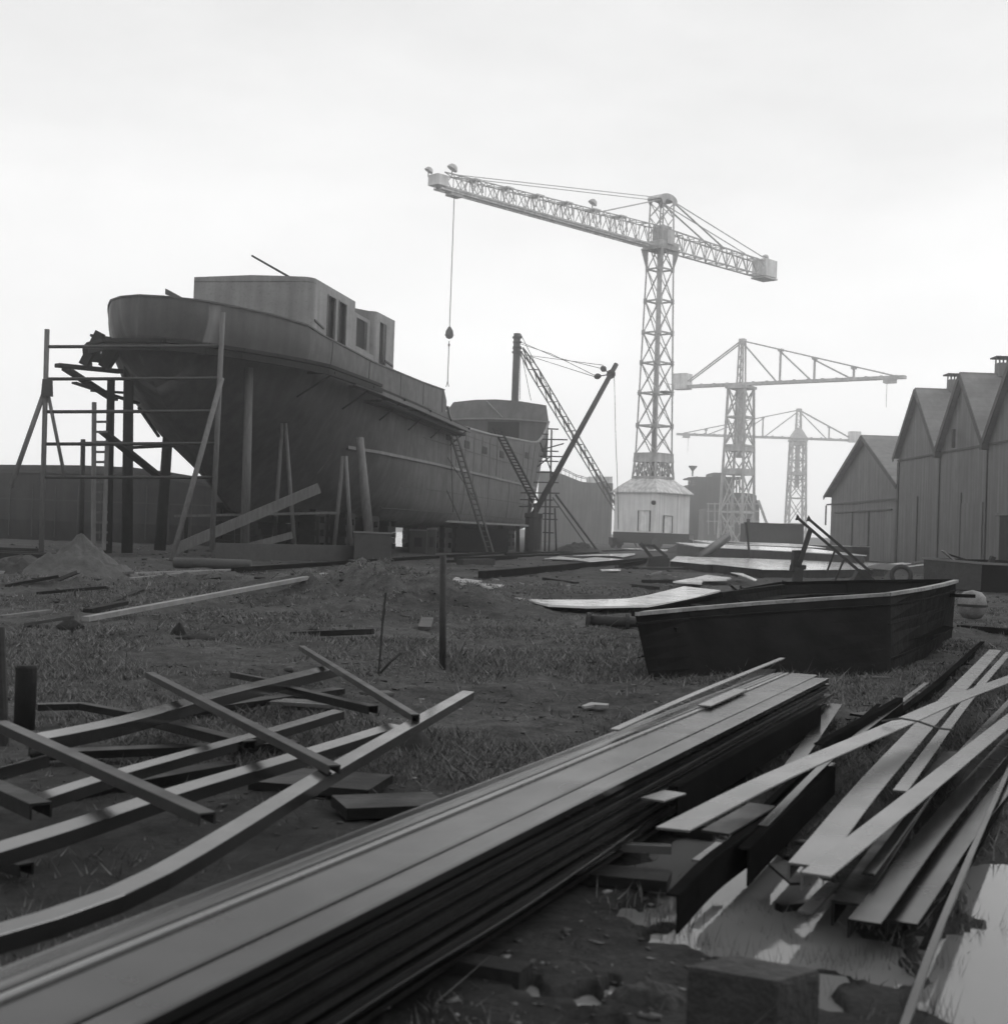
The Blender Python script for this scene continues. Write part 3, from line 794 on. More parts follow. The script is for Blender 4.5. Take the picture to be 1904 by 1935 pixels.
# pillars and platform under the well deck
for (x0, x1, yt, yb, D, lab, m) in ((774, 806, 1003, 1046, 84, 'squat grey pillar with a square opening under the hull', 'crate'),
                               (806, 823, 1001, 1048, 82, 'narrow upright pillar with a slot under the hull', 'crate')):
    r_ = thing('support_pillar', P((x0 + x1) / 2, yb, D), lab, 'pillar')
    c = (P(x0, yb, D) + P(x1, yb, D)) / 2; w = (P(x1, yb, D) - P(x0, yb, D)).length; zt = P(x0, yt, D).z
    mb = MB(); mb.box((c.x, c.y, zt / 2 - .05), w, w, zt + .1); mb.build('pillar_body', MT[m], r_)
    mb = MB(); mb.box((c.x, c.y - w / 2 - .01, zt * .5), w * .45, .03, zt * .42); mb.build('opening', MT['black'], r_)
    mb = MB(); mb.box((c.x, c.y, zt + .06), w * 1.1, w * 1.1, .1); mb.build('cap', MT['strake'], r_)
mb = MB(); mb.beam(P(822, 984, 88), P(985, 993, 101), 1.2, .14); solo(mb, 'work_platform', MT['palewood'], 'long pale-edged platform board low beside the hull under the well deck', 'platform')
for k, (x, D) in enumerate(((835, 89), (870, 92), (905, 95), (945, 98), (978, 100.5))):
    mb = MB(); mb.beam(P(x, 990, D + .2), P(x, 1043, D + .2), .3, .3)
    tag(solo(mb, 'platform_post', MT['darkwood'], 'dark post carrying the platform under the well deck', 'post', 'posts of the hull platform'))
for k, (x, D, w) in enumerate(((850, 90.5, 2.6), (890, 94, 2.8), (925, 97, 2.6))):
    c = P(x, 1040, D + .9); mb = MB(); mb.box((c.x, c.y, .85), w, .5, 1.7, .1)
    tag(solo(mb, 'timber_baulk_pile', MT['darkwood'], 'dark pile of stacked baulks behind the platform posts', 'baulks', 'baulk piles under the well deck'))
# ladder and lines on the starboard side forward
def side_ladder(a, b, w, m, label):
    r_ = thing('side_ladder', b, label, 'ladder')
    d = (b - a); s = Vector((1, 0, 0)) * w / 2
    for q in (-1, 1):
        mb = MB(); mb.beam(a + s * q, b + s * q, .1, .12); mb.build('stile', MT[m], r_)
    mb = MB()
    for k in range(1, 24): mb.beam(a + d * (k / 24) - s, a + d * (k / 24) + s, .07, .07)
    mb.build('rung', MT[m], r_)
side_ladder(P(850, 800, 85.5), P(926, 1043, 88), .4, 'wood', 'long wooden ladder leaning on the well deck side')
side_ladder(P(938, 808, 101), P(1012, 950, 103.5), .5, 'darkwood', 'thick dark ladder slanting down to the derrick base')
for k, (a, b) in enumerate(((P(793, 802, 84), P(870, 985, 87)), (P(810, 804, 84.5), P(902, 950, 88)), (P(852, 830, 86), P(856, 968, 87)), (P(718, 668, 75.5), P(756, 748, 76)), (P(722, 668, 75.5), P(733, 740, 76)), (P(600, 895, 65), P(640, 830, 66)))):
    mb = MB(); mid = (a + b) / 2 + V(0, 0, -.15); mb.path([a, mid, b], .028)
    tag(solo(mb, 'rope', MT['rope'], 'thin dark rope hanging down the ship side from the bulwark or staging', 'rope', 'ropes hanging on the ship side'))

# scaffold at the bow
bs = thing('bow_scaffold', P(1040, 1040, 112), 'light tubular scaffold of many ledgers standing at the ship bow', 'scaffold')
def bm(nm, a, b, r=.06):
    mb = MB(); mb.tube(a, b, r, n=6); mb.build(nm, MT['iron'], bs)
for x0, y0, x1 in ((1042, 812, 1037), (1048, 960, 1051), (1000, 930, 997), (1031, 930, 1029)): bm('post', P(x0, y0, 112), P(x1, 1043, 112), .08)
for x0, x1, y in ((1034, 1055, 810), (1025, 1036, 820), (1024, 1072, 830), (1023, 1055, 852), (1020, 1072, 862), (1018, 1055, 871), (1013, 1055, 892), (1008, 1055, 911), (980, 1057, 931),
                 (980, 1045, 944), (980, 1057, 957), (1025, 1046, 970), (1025, 1053, 981), (1025, 1046, 1006)): bm('ledger', P(x0, y, 112), P(x1, y + 1, 112))
for a, b in (((1022, 850), (1065, 838)), ((1015, 882), (1040, 862)), ((1020, 836), (1045, 900)), ((1000, 1000), (1030, 940))): bm('brace', P(*a, 112), P(*b, 112))

# ------------------------------------------------------------------ derrick beyond the bow
dm = thing('derrick_mast', P(963, 1038, 140), 'tall dark derrick mast with a lattice stay leg sloping right behind the ship bow', 'derrick')
mb = MB(); mb.tube(P(977, 630, 140), P(963, 1038, 140), .36, .42, 12); mb.build('mast', MT['iron'], dm, smooth=True)
mb = MB()
for y, r in ((636, .5), (645, .46), (656, .5), (664, .55)): mb.tube(P(977, y, 140), P(977, y + 3, 140), r, n=12)
mb.tube(P(969, 657, 140), P(985, 657, 140), .18, n=8); mb.tube(P(970, 636, 140), P(985, 636, 140), .14, n=8)
mb.build('mast_collar', MT['iron'], dm)
def lattice(mb, a, b, w, h, n, r1, r2, taper=1.0, side=None):
    a, b = Vector(a), Vector(b); d = (b - a).normalized()
    s = (side or d.cross(V(0, 0, 1))).normalized(); u = s.cross(d).normalized()
    def c(i, q, v):
        k = i / n; f = min(1, min(k, 1 - k) * 8 + taper)
        return a + (b - a) * k + s * (q * w / 2 * f) + u * (v * h / 2 * f)
    C4 = ((-1, -1), (1, -1), (1, 1), (-1, 1))
    for q, v in C4:
        for i in range(n): mb.beam(c(i, q, v), c(i + 1, q, v), r1)
    for k in range(4):
        (q, v), (q2, v2) = C4[k], C4[(k + 1) % 4]
        for i in range(n):
            if i % 2: mb.beam(c(i, q, v), c(i + 1, q2, v2), r2)
            else: mb.beam(c(i, q2, v2), c(i + 1, q, v), r2)
            mb.beam(c(i, q, v), c(i, q2, v2), r2)
A_ = P(983, 658, 140); B_ = P(1160, 950, 178); B2 = A_ + (B_ - A_) * 1.36
mb = MB(); dd_ = (B2 - A_).normalized(); sv = (V(0, 0, 1) - dd_ * dd_.z).normalized(); sw = dd_.cross(sv) * .28
nn = 30
for i in range(nn):
    f0, f1 = min(1, i / 3 + .15), min(1, (i + 1) / 3 + .15)
    p0, p1 = A_.lerp(B2, i / nn), A_.lerp(B2, (i + 1) / nn)
    for q in (-1, 1):
        for w_ in (-1, 1): mb.beam(p0 + sv * (.5 * q * f0) + sw * w_, p1 + sv * (.5 * q * f1) + sw * w_, .1)
    e = 1 if i % 2 else -1
    for w_ in (-1, 1): mb.beam(p0 + sv * (.5 * e * f0) + sw * w_, p1 - sv * (.5 * e * f1) + sw * w_, .08)
    mb.beam(p1 + sv * .5 * f1 - sw, p1 + sv * .5 * f1 + sw, .07)
mb.build('lattice_leg', MT['iron'], dm)
mb = MB(); mb.path([P(984, 632, 140), P(1040, 745, 150)], .04); mb.path([P(983, 665, 140), P(982, 755, 139)], .035); mb.path([P(985, 668, 140), P(1003, 757, 139)], .035)
mb.build('stay_wire', MT['rope'], dm)
db = thing('derrick_boom', P(1005, 1042, 103.5), 'long dark pole jib rising right from a dark drum beside the bow', 'derrick boom')
mb = MB(); mb.tube(P(1001, 985, 104), P(1164, 688, 110), .24, .2, 12); mb.build('boom', MT['iron'], db, smooth=True)
c = P(1006, 1042, 103.5); zt = P(1006, 970, 103.5).z
mb = MB(); mb.lathe(V(c.x, c.y, -.1), [(0, 0), (.7, 0), (.7, .25), (.66, .3), (.66, zt - .3), (.72, zt - .2), (.72, zt + .1), (0, zt + .1)], 14); mb.build('base_drum', MT['darksteel'], db)
mb = MB(); mb.beam(P(999, 972, 103.5), P(1002, 952, 103.8), .2); mb.beam(P(1012, 972, 103.5), P(1010, 952, 103.8), .2); mb.build('foot_bracket', MT['iron'], db)
mb = MB(); mb.lathe(P(1154, 707, 109.6) - V(0, .2, 0), [(0, 0), (.36, 0), (.36, .4), (0, .4)], 14, (0, 1, 0)); mb.build('sheave', MT['iron'], db)
for (x, y) in ((1140, 697), (1129, 711)):
    mb = MB(); p = P(x, y, 111); ax = (P(1154, 707, 109.6) - p).normalized()
    mb.lathe(p - ax * .4, [(0, 0), (.2, .15), (.26, .4), (.16, .68), (.05, .8), (0, .82)], 10, ax)
    mb.tube(p + ax * .3, P(1154, 707, 109.6), .05, n=6); mb.build('pulley_block', MT['iron'], db)
mb = MB()
mb.path([P(984, 646, 139.8), P(1050, 675, 126), P(1135, 696, 111)], .03); mb.path([P(984, 650, 139.8), P(1040, 668, 126), P(1125, 710, 111)], .03)
mb.path([P(995, 671, 139), P(1140, 690, 111)], .03); mb.path([P(995, 671, 139), P(1124, 712, 111)], .03)
mb.path([P(1160, 700, 109.9), P(1163, 830, 110), P(1166, 905, 112), P(1168, 1000, 114)], .025)
mb.build('topping_wire', MT['rope'], db)
pg = thing('guy_strut', P(1125, 1037, 108), 'slim lattice strut slanting down right from the bow scaffold to the ground', 'strut')
mb = MB(); mb.tube(P(1050, 935, 111), P(1126, 1037, 107), .09); mb.tube(P(1044, 940, 111.4), P(1112, 1036, 107.5), .05); mb.build('strut_pole', MT['iron'], pg)

# ------------------------------------------------------------------ main tower crane
CB = P(1229, 1033, 165); CB.z = 0
ju = Vector((-0.705, -0.709, 0)).normalized(); jv = Vector((-ju.y, ju.x, 0))
def cr_(u, v, z): return CB + ju * u + jv * v + V(0, 0, z)
ck = thing('tower_crane', CB, 'tall pale hammerhead crane with a boarded hut round its foot, jib pointing left', 'crane')
CAZ = math.atan2(ju.y, ju.x)
# chassis
mb = MB(); mb.box(cr_(0, 0, 1.35), 6.6, 6.6, 1.3, CAZ)
mb.build('chassis', MT['darksteel'], ck)
for (u, v) in ((-3, -3), (3, -3), (3, 3), (-3, 3)):
    b_ = MB(); b_.box(cr_(u, v, .85), 2.0, .7, .9, CAZ); bo = b_.build('bogie', MT['darksteel'], ck)
    for d_ in (-.6, .6):
        w_ = MB(); w_.lathe(cr_(u + d_, v, .38) - jv * .12, [(0, 0), (.38, 0), (.38, .24), (0, .24)], 14, jv); w_.build('wheel', MT['iron'], bo)
# hut walls
HS = 3.25
mb = MB(); mb.box(cr_(0, 0, 4.5), HS * 2, HS * 2, 5.0, CAZ)
hw = mb.build('hut_wall', MT['hutwall'], ck)
mb = MB()
e, tpp = 3.6, 1.62
ring = lambda s, z: [cr_(-s, -s, z), cr_(s, -s, z), cr_(s, s, z), cr_(-s, s, z)]
mb.grid([ring(e, 6.78), ring(e, 6.9), ring(2.6, 7.9), ring(tpp, 8.75)], True); mb.build('hut_roof', MT['hutroof'], ck)
for (face, c0_, w, zb, zt) in (('u', 1.5, 1.65, 2.15, 4.6), ('v', -1.75, 1.5, 2.05, 4.1)):
    mb = MB()
    # near faces: +u face (towards ju) and the face towards the right-front (-jv or +jv)
    sgn = 1 if (jv.y < 0) else -1
    if face == 'u': mb.box(cr_(HS + .03, sgn * c0_, (zb + zt) / 2), .08, w, zt - zb, CAZ)
    else: mb.box(cr_(1.0, sgn * (HS + .03), (zb + zt) / 2), w, .08, zt - zb, CAZ)
    do_ = mb.build('door', MT['hutdoor'], ck)
    mb = MB()
    for e_ in (-1, 1):
        if face == 'u': mb.box(cr_(HS + .06, sgn * c0_ + e_ * (w / 2 + .06), (zb + zt) / 2), .12, .12, zt - zb, CAZ)
        else: mb.box(cr_(1.0 + e_ * (w / 2 + .06), sgn * (HS + .06), (zb + zt) / 2), .12, .12, zt - zb, CAZ)
    mb.build('door_frame', MT['sheddark'], do_)
    mb = MB()
    if face == 'u': mb.box(cr_(HS + .1, sgn * c0_, zt + .06), .25, w + .3, .08, CAZ)
    else: mb.box(cr_(1.0, sgn * (HS + .1), zt + .06), w + .3, .25, .08, CAZ)
    mb.build('door_canopy', MT['hutroof'], ck)
mb = MB(); mb.lathe(cr_(HS, sgn * (HS - .35), 5.6) + V(0, -.0, 0), [(0, 0), (.26, 0), (.26, .25), (.2, .3), (0, .3)], 14, (ju + jv * sgn * 0).normalized()); mb.build('porthole', MT['black'], ck)
# tower
LV = [8.7, 11.7, 15.1, 19.1, 22.8, 26.5, 30.4, 34.3]
def half(z): return float(np.interp(z, [8.7, 11.7, 34.3, 37.6], [1.78, 1.56, 1.1, 1.1]))
CORN = ((-1, -1), (1, -1), (1, 1), (-1, 1))
def tw(q, z, k=1.0): return cr_(q[0] * half(z) * k, q[1] * half(z) * k, z)
for q in CORN:
    mb = MB(); mb.beam(tw(q, 8.6), tw(q, 11.7), .24); mb.beam(tw(q, 11.7), tw(q, 37.6), .18); mb.build('tower_leg', MT['crane'], ck)
mb = MB(); mb2 = MB()
for za, zb in zip(LV[1:], LV[2:] + [37.6]):
    for k in range(4):
        a, b = CORN[k], CORN[(k + 1) % 4]
        mb.beam(tw(a, za), tw(b, zb), .1); mb.beam(tw(b, za), tw(a, zb), .1)
        mb2.beam(tw(a, zb), tw(b, zb), .15, .2)
    
for k in range(4):      # close lattice on the pedestal
    a, b = CORN[k], CORN[(k + 1) % 4]
    nb = 4
    for i in range(nb):
        for (s0, s1) in ((i / nb, (i + 1) / nb), ((i + 1) / nb, i / nb)):
            mb.beam(tw(a, 8.8).lerp(tw(b, 8.8), s0), tw(a, 10.7).lerp(tw(b, 10.7), s1), .1)
        mb.beam(tw(a, 8.8).lerp(tw(b, 8.8), i / nb), tw(a, 10.7).lerp(tw(b, 10.7), i / nb), .14)
    mb2.beam(tw(a, 8.75), tw(b, 8.75), .2, .3)
mb.build('tower_bracing', MT['crane'], ck); mb2.build('tower_ring', MT['crane'], ck)
mb = MB(); mb.grid([ring(1.78, 10.6), ring(1.72, 11.5), ring(1.74, 11.75)], True); mb.build('pedestal_band', MT['crane'], ck)
mb = MB(); mb.tube(cr_(0, 0, 8.6), cr_(0, 0, 37), .3, n=12)
mb.build('inner_mast', MT['crane'], ck, smooth=True)
mb = MB()
for z in LV[2:]:
    for q in CORN: mb.box(tw(q, z), .32, .32, .6, CAZ)
mb.build('joint_plate', MT['crane'], ck)
mb = MB(); mb.box(cr_(0, -sgn * 0 - 1.9, 19.2), 1.5, .9, .1, CAZ); mb.box(cr_(.2, 1.9, 19.2), 1.6, .9, .1, CAZ)
mb.beam(cr_(-.5, 2.3, 19.2), cr_(-.5, 2.3, 20.1), .06); mb.beam(cr_(.8, 2.3, 19.2), cr_(.8, 2.3, 20.1), .06); mb.beam(cr_(-.5, 2.3, 20.1), cr_(.8, 2.3, 20.1), .06)
mb.build('landing', MT['crane'], ck)
# slewing head with brackets
mb = MB(); mb.grid([ring(1.5, 36.6), ring(1.62, 37.1), ring(1.62, 37.5), ring(1.2, 37.7)], True)
for q in CORN:
    mb.beam(tw(q, 34.2), cr_(q[0] * 1.65, q[1] * 1.65, 36.8), .3, .16)
    mb.prism([tw(q, 34.6), cr_(q[0] * 1.62, q[1] * 1.62, 36.8), cr_(q[0] * 1.1, q[1] * 1.1, 36.8)], V(.08, .08, 0))
mb.build('slewing_head', MT['crane'], ck)
mb = MB(); mb.box(cr_(-.2, 0, 38.7), 1.9, 1.5, 1.9, CAZ); mb.box(cr_(.3, sgn * 1.4, 38.0), 1.3, .9, 1.7, CAZ); mb.build('winch_cabin', MT['crane'], ck)
# apex frame
AX = 43.0
mb = MB()
for q in CORN: mb.beam(cr_(q[0] * 1.1, q[1] * 1.1, 37.5), cr_(q[0] * 1.0, q[1] * 1.0, AX), .17)
for za, zb in ((38.6, 40.7), (40.7, AX - .5)):
    for k in range(4):
        a, b = CORN[k], CORN[(k + 1) % 4]
        mb.beam(cr_(a[0] * 1.05, a[1] * 1.05, za), cr_(b[0] * 1.02, b[1] * 1.02, zb), .08); mb.beam(cr_(b[0] * 1.05, b[1] * 1.05, za), cr_(a[0] * 1.02, a[1] * 1.02, zb), .08)
mb.build('apex_frame', MT['crane'], ck)
mb = MB()
arc = [(1.6 * math.cos(a), AX - .25 + .75 * math.sin(a)) for a in np.linspace(0, math.pi, 13)]
mb.grid([[cr_(u, -1.05, z) for u, z in arc], [cr_(u, 1.05, z) for u, z in arc]])
for v in (-1.05, 1.05): mb.prism([cr_(u, v, z) for u, z in arc] + [cr_(-1.1, v, AX - .9), cr_(-.5, v, AX - .25), cr_(.5, v, AX - .25), cr_(1.1, v, AX - .9)], jv * .06)
mb.build('apex_cap', MT['crane'], ck)
# jib
JZ0, JL, CL = 36.9, 36.6, 21.8
def jd(u): return float(np.interp(u, [0, 6, 38], [2.5, 2.35, 1.45]))
def jw(u): return float(np.interp(u, [0, 38], [1.5, 1.2]))
nb = 15
us = np.linspace(1.0, JL, nb + 1)
mbd = MB()
for v in (-1, 1):
    mb = MB()
    for a, b in zip(us, us[1:]):
        mb.beam(cr_(a, v * jw(a) / 2, JZ0), cr_(b, v * jw(b) / 2, JZ0), .16, .2)
        mb.beam(cr_(a, v * jw(a) / 2, JZ0 + jd(a)), cr_(b, v * jw(b) / 2, JZ0 + jd(b)), .11)
    for k, (a, b) in enumerate(zip(us, us[1:])):
        mbd.beam(cr_(a, v * jw(a) / 2, JZ0), cr_((a + b) / 2, v * jw(a) / 2, JZ0 + jd(a)), .075)
        mbd.beam(cr_((a + b) / 2, v * jw(a) / 2, JZ0 + jd(a)), cr_(b, v * jw(b) / 2, JZ0), .075)
        mbd.beam(cr_(a, v * jw(a) / 2, JZ0), cr_(a, v * jw(a) / 2, JZ0 + jd(a)), .09)
    mb.build('jib_chord', MT['crane'], ck)
for k, (a, b) in enumerate(zip(us, us[1:])):
    for z0 in (0, 1):
        za, zb = JZ0 + z0 * jd(a), JZ0 + z0 * jd(b)
        s = 1 if k % 2 else -1
        mbd.beam(cr_(a, s * jw(a) / 2, za), cr_(b, -s * jw(b) / 2, zb), .08)
        mbd.beam(cr_(a, -jw(a) / 2, za), cr_(a, jw(a) / 2, za), .09)
mbd.build('jib_bracing', MT['crane'], ck)
for u in us[3:-2:2]:    # walkway portals on top
    mb = MB()
    mb.box(cr_(u, 0, JZ0 + jd(u) + .05), 1.15, jw(u) + .35, .16, CAZ)
    for v in (-1, 1):
        for d_ in (-.55, .55): mb.beam(cr_(u + d_ * .5, v * (jw(u) / 2 + .1), JZ0 + jd(u)), cr_(u + d_ * 1.3, v * (jw(u) / 2 + .1), JZ0 + .25 * jd(u)), .2, .06)
    mb.build('jib_portal', MT['cranelight'], ck)
mb = MB(); mb.box(cr_((us[1] + us[-1]) / 2, 0, JZ0 - .16), us[-1] - us[1], .5, .1, CAZ)
for v in (-1, 1): mb.box(cr_(20, v * .55, JZ0 - .2), 34, .1, .2, CAZ)
mb.build('trolley_track', MT['cranelight'], ck)
# counter jib
uc = -np.linspace(1.0, CL, 10)
mbd = MB()
for v in (-1, 1):
    mb = MB()
    for a, b in zip(uc, uc[1:]):
        for z0 in (0, 1): mb.beam(cr_(a, v * .75, JZ0 + z0 * np.interp(-a, [0, 23], [2.4, 1.9])), cr_(b, v * .75, JZ0 + z0 * np.interp(-b, [0, 23], [2.4, 1.9])), .16)
        h_ = np.interp(-b, [0, 23], [2.4, 1.9])
        mbd.beam(cr_(a, v * .75, JZ0), cr_((a + b) / 2, v * .75, JZ0 + h_), .1); mbd.beam(cr_((a + b) / 2, v * .75, JZ0 + h_), cr_(b, v * .75, JZ0), .1)
        mbd.beam(cr_(b, v * .75, JZ0), cr_(b, v * .75, JZ0 + h_), .09)
    mb.build('counter_jib_chord', MT['crane'], ck)
for k, (a, b) in enumerate(zip(uc, uc[1:])):
    s = 1 if k % 2 else -1
    for h_ in (0, 2.1): mbd.beam(cr_(a, s * .75, JZ0 + h_), cr_(b, -s * .75, JZ0 + h_), .08); mbd.beam(cr_(b, -.75, JZ0 + h_), cr_(b, .75, JZ0 + h_), .09)
mbd.build('counter_jib_bracing', MT['crane'], ck)
mb = MB(); mb.box(cr_(-CL - .6, 0, JZ0 + 1.15), 2.7, 2.2, 2.3, CAZ); mb.build('counterweight', MT['cranelight'], ck, bevel=.03)
mb = MB(); mb.box(cr_(-CL - .6, 0, JZ0 - .2), 2.9, 2.3, .2, CAZ); mb.build('counterweight_tray', MT['crane'], ck)
# stays
mb = MB()
for v in (-.8, .8):
    for a, b, r_ in ((cr_(1.2, v, AX - .2), cr_(JL - 2, v * .7, JZ0 + 1.6), .05), (cr_(1.2, v, AX - .4), cr_(11.5, v * .8, JZ0 + 2.3), .08),
                     (cr_(-1.3, v, AX - .2), cr_(-CL + .6, v, JZ0 + 2.3), .07), (cr_(-1.3, v, AX - .3), cr_(-11.5, v, JZ0 + 2.2), .11)):
        mb.tube(a, b, r_, n=6)
mb.build('stay_cable', MT['crane'], ck)
# tip house, lamps
mb = MB(); mb.box(cr_(JL + .3, 0, JZ0 + .6), 1.5, 1.5, 1.1, CAZ); mb.build('jib_head', MT['cranelight'], ck)
for (u, v, z, s) in ((JL - 1.0, .6, JZ0 + 2.0, .75), (JL + 1.7, 0, JZ0 + 1.3, .6), (13.2, .3, JZ0 + 2.9, .7), (-CL - .4, .2, JZ0 + 2.6, .6)):
    mb = MB(); c = cr_(u, v, z)
    mb.lathe(c, [(.8 * s, 0), (.72 * s, .25 * s), (.5 * s, .6 * s), (.22 * s, .72 * s), (.1 * s, .8 * s), (0, .82 * s)], 14, (.5, .1, .9)); mb.lathe(c, [(0, .03), (.76 * s, .02)], 14, (.5, .1, .9))
    mb.beam(c - V(0, 0, .6), c + V(0, 0, .4), .12); mb.build('floodlight', MT['crane'], ck, smooth=True)
# hoist line and hook block
hu = JL - 2.0
mb = MB(); mb.box(cr_(hu, 0, JZ0 - .35), 1.6, 1.0, .5, CAZ); mb.build('trolley', MT['crane'], ck)
mb = MB(); mb.tube(cr_(hu, 0, JZ0 - .5), cr_(hu, 0, 22.6), .05, n=6); mb.tube(cr_(hu, 0, 21.2), cr_(hu, 0, 16.9), .05, n=6)
for s in (-.2, .2): mb.tube(cr_(hu, 0, 17.0), cr_(hu, s, 16.4), .04, n=6)
mb.build('hoist_rope', MT['rope'], ck)
mb = MB(); mb.lathe(cr_(hu, 0, 21.4), [(0, 0), (.3, .1), (.46, .4), (.36, .9), (.12, 1.3), (0, 1.35)], 12); mb.lathe(cr_(hu, 0, 20.6), [(0, 0), (.1, .05), (.1, .3), (0, .35)], 8)
mb.build('hook_block', MT['iron'], ck, smooth=True)

# ------------------------------------------------------------------ far hammerhead cranes
def far_crane(x, D, jdir, LR, LL, label, posts_r, posts_l, apex, jz, cols, w0, w1, mw, cone=False, sc=1.0):
    b = P(x, 1000, D); b.z = 0
    j = Vector(jdir).normalized(); v_ = Vector((-j.y, j.x, 0)); az = math.atan2(j.y, j.x)
    c = lambda u, v, z: b + j * u + v_ * v + V(0, 0, z)
    r_ = thing('hammerhead_crane', b, label, 'crane')
    ct = jz - .8
    hf = lambda z: w0 + (w1 - w0) * z / ct
    lv = [0, .22 * ct, .46 * ct, .64 * ct, .82 * ct, ct]
    t = 1.15 * sc
    for q in CORN:
        mb = MB(); mb.beam(c(q[0] * w0 / 2, q[1] * w0 / 2, 0), c(q[0] * w1 / 2, q[1] * w1 / 2, ct), .42 * t); mb.build('tower_leg', MT['crane'], r_)
    mb = MB()
    for za, zb in zip(lv, lv[1:]):
        for k in range(4):
            p, q = CORN[k], CORN[(k + 1) % 4]
            f = lambda s, z: c(s[0] * hf(z) / 2, s[1] * hf(z) / 2, z)
            mb.beam(f(p, za), f(q, zb), .2 * t); mb.beam(f(q, za), f(p, zb), .2 * t); mb.beam(f(p, zb), f(q, zb), .3 * t)
    mb.build('tower_bracing', MT['crane'], r_)
    mb = MB()
    for z in cols: mb.box(c(0, 0, z), hf(z) * 1.06, hf(z) * 1.06, .9, az)
    mb.box(c(0, 0, jz - .6), w1 * 1.25, w1 * 1.25, .6, az); mb.build('tower_collar', MT['crane'], r_)
    mb = MB(); mb.beam(c(0, 0, jz * .55), c(0, 0, jz), mw * .8); mb.build('inner_mast', MT['crane'], r_)
    mb = MB()
    for q in CORN: mb.beam(c(q[0] * mw / 2, q[1] * mw / 2, jz), c(q[0] * mw * .36, q[1] * mw * .36, apex), .28 * t)
    mb.box(c(0, 0, apex - .5), mw * .9, mw * .9, 1.0, az)
    zz = np.linspace(jz, apex - .8, 6)
    for a, e_ in zip(zz, zz[1:]):
        mb.beam(c(-mw * .4, -mw * .4, a), c(mw * .4, -mw * .4, e_), .16); mb.beam(c(mw * .4, -mw * .4, e_), c(-mw * .4, -mw * .4, e_), .14)
    if cone: mb.grid([[c(q[0] * w1 * .62, q[1] * w1 * .62, jz) for q in CORN], [c(q[0] * mw * .5, q[1] * mw * .5, jz + 3.2) for q in CORN]], True)
    mb.build('apex_mast', MT['crane'], r_)
    mb = MB(); mb.box(c((LR - LL) / 2, 0, jz + .1), LR + LL, 1.3, .55 * t, az)
    for u in np.arange(-LL + 2, LR, 3.0): mb.box(c(u, .5, jz + .5), .5, .4, .35, az)
    mb.build('jib', MT['crane'], r_)
    mb = MB()
    top = lambda u: apex - .4 + (jz + .4 - apex) * abs(u) / (LR - 2 if u > 0 else LL - 1)
    for v in (-.5, .5):
        mb.tube(c(0, v, apex - .4), c(LR - 2, v, jz + .4), .13 * t, n=6); mb.tube(c(0, v, apex - .4), c(-LL + 1, v, jz + .4), .13 * t, n=6)
    for lst, s in ((posts_r, 1), (posts_l, -1)):
        prev = 0
        for u in lst:
            mb.beam(c(s * u, 0, jz), c(s * u, 0, top(s * u)), .34 * t); mb.box(c(s * u, 0, top(s * u)), .9, .9, .5, az)
            mb.tube(c(s * prev, 0, top(s * prev) - .3), c(s * (u - .8), 0, jz + .4), .16 * t, n=6)
            prev = u
    mb.build('jib_stay', MT['crane'], r_)
    mb = MB(); mb.box(c(-LL + .6, 0, jz + 1.2), 3.4, 2.6, 3.3, az); mb.build('counterweight', MT['cranelight'], r_)
    mb = MB(); mb.box(c(LR - 3, 0, jz - .6), 2.2, 1.4, .7, az); mb.tube(c(LR - 3.6, 0, jz - .8), c(LR - 3.6, 0, jz - 5.5), .06, n=5); mb.build('trolley', MT['crane'], r_)
    return r_
far_crane(1391, 275, (27, -21, 0), 34.5, 14.5, 'hazy hammerhead crane behind the pale tower crane, long jib reaching right', (8.6, 16, 24.2), (), 42.6, 33.2, (33.0 - 13, 15.5), 5.4, 3.8, 1.25)
far_crane(1502, 415, (-228, -4, 0), 37.5, 18.0, 'faintest hammerhead crane farthest away, long jib reaching left', (11, 19.5, 28.5), (9.5,), 42.6, 33.3, (22.5, 31.6), 5.6, 4.1, 1.6, cone=True, sc=1.1)

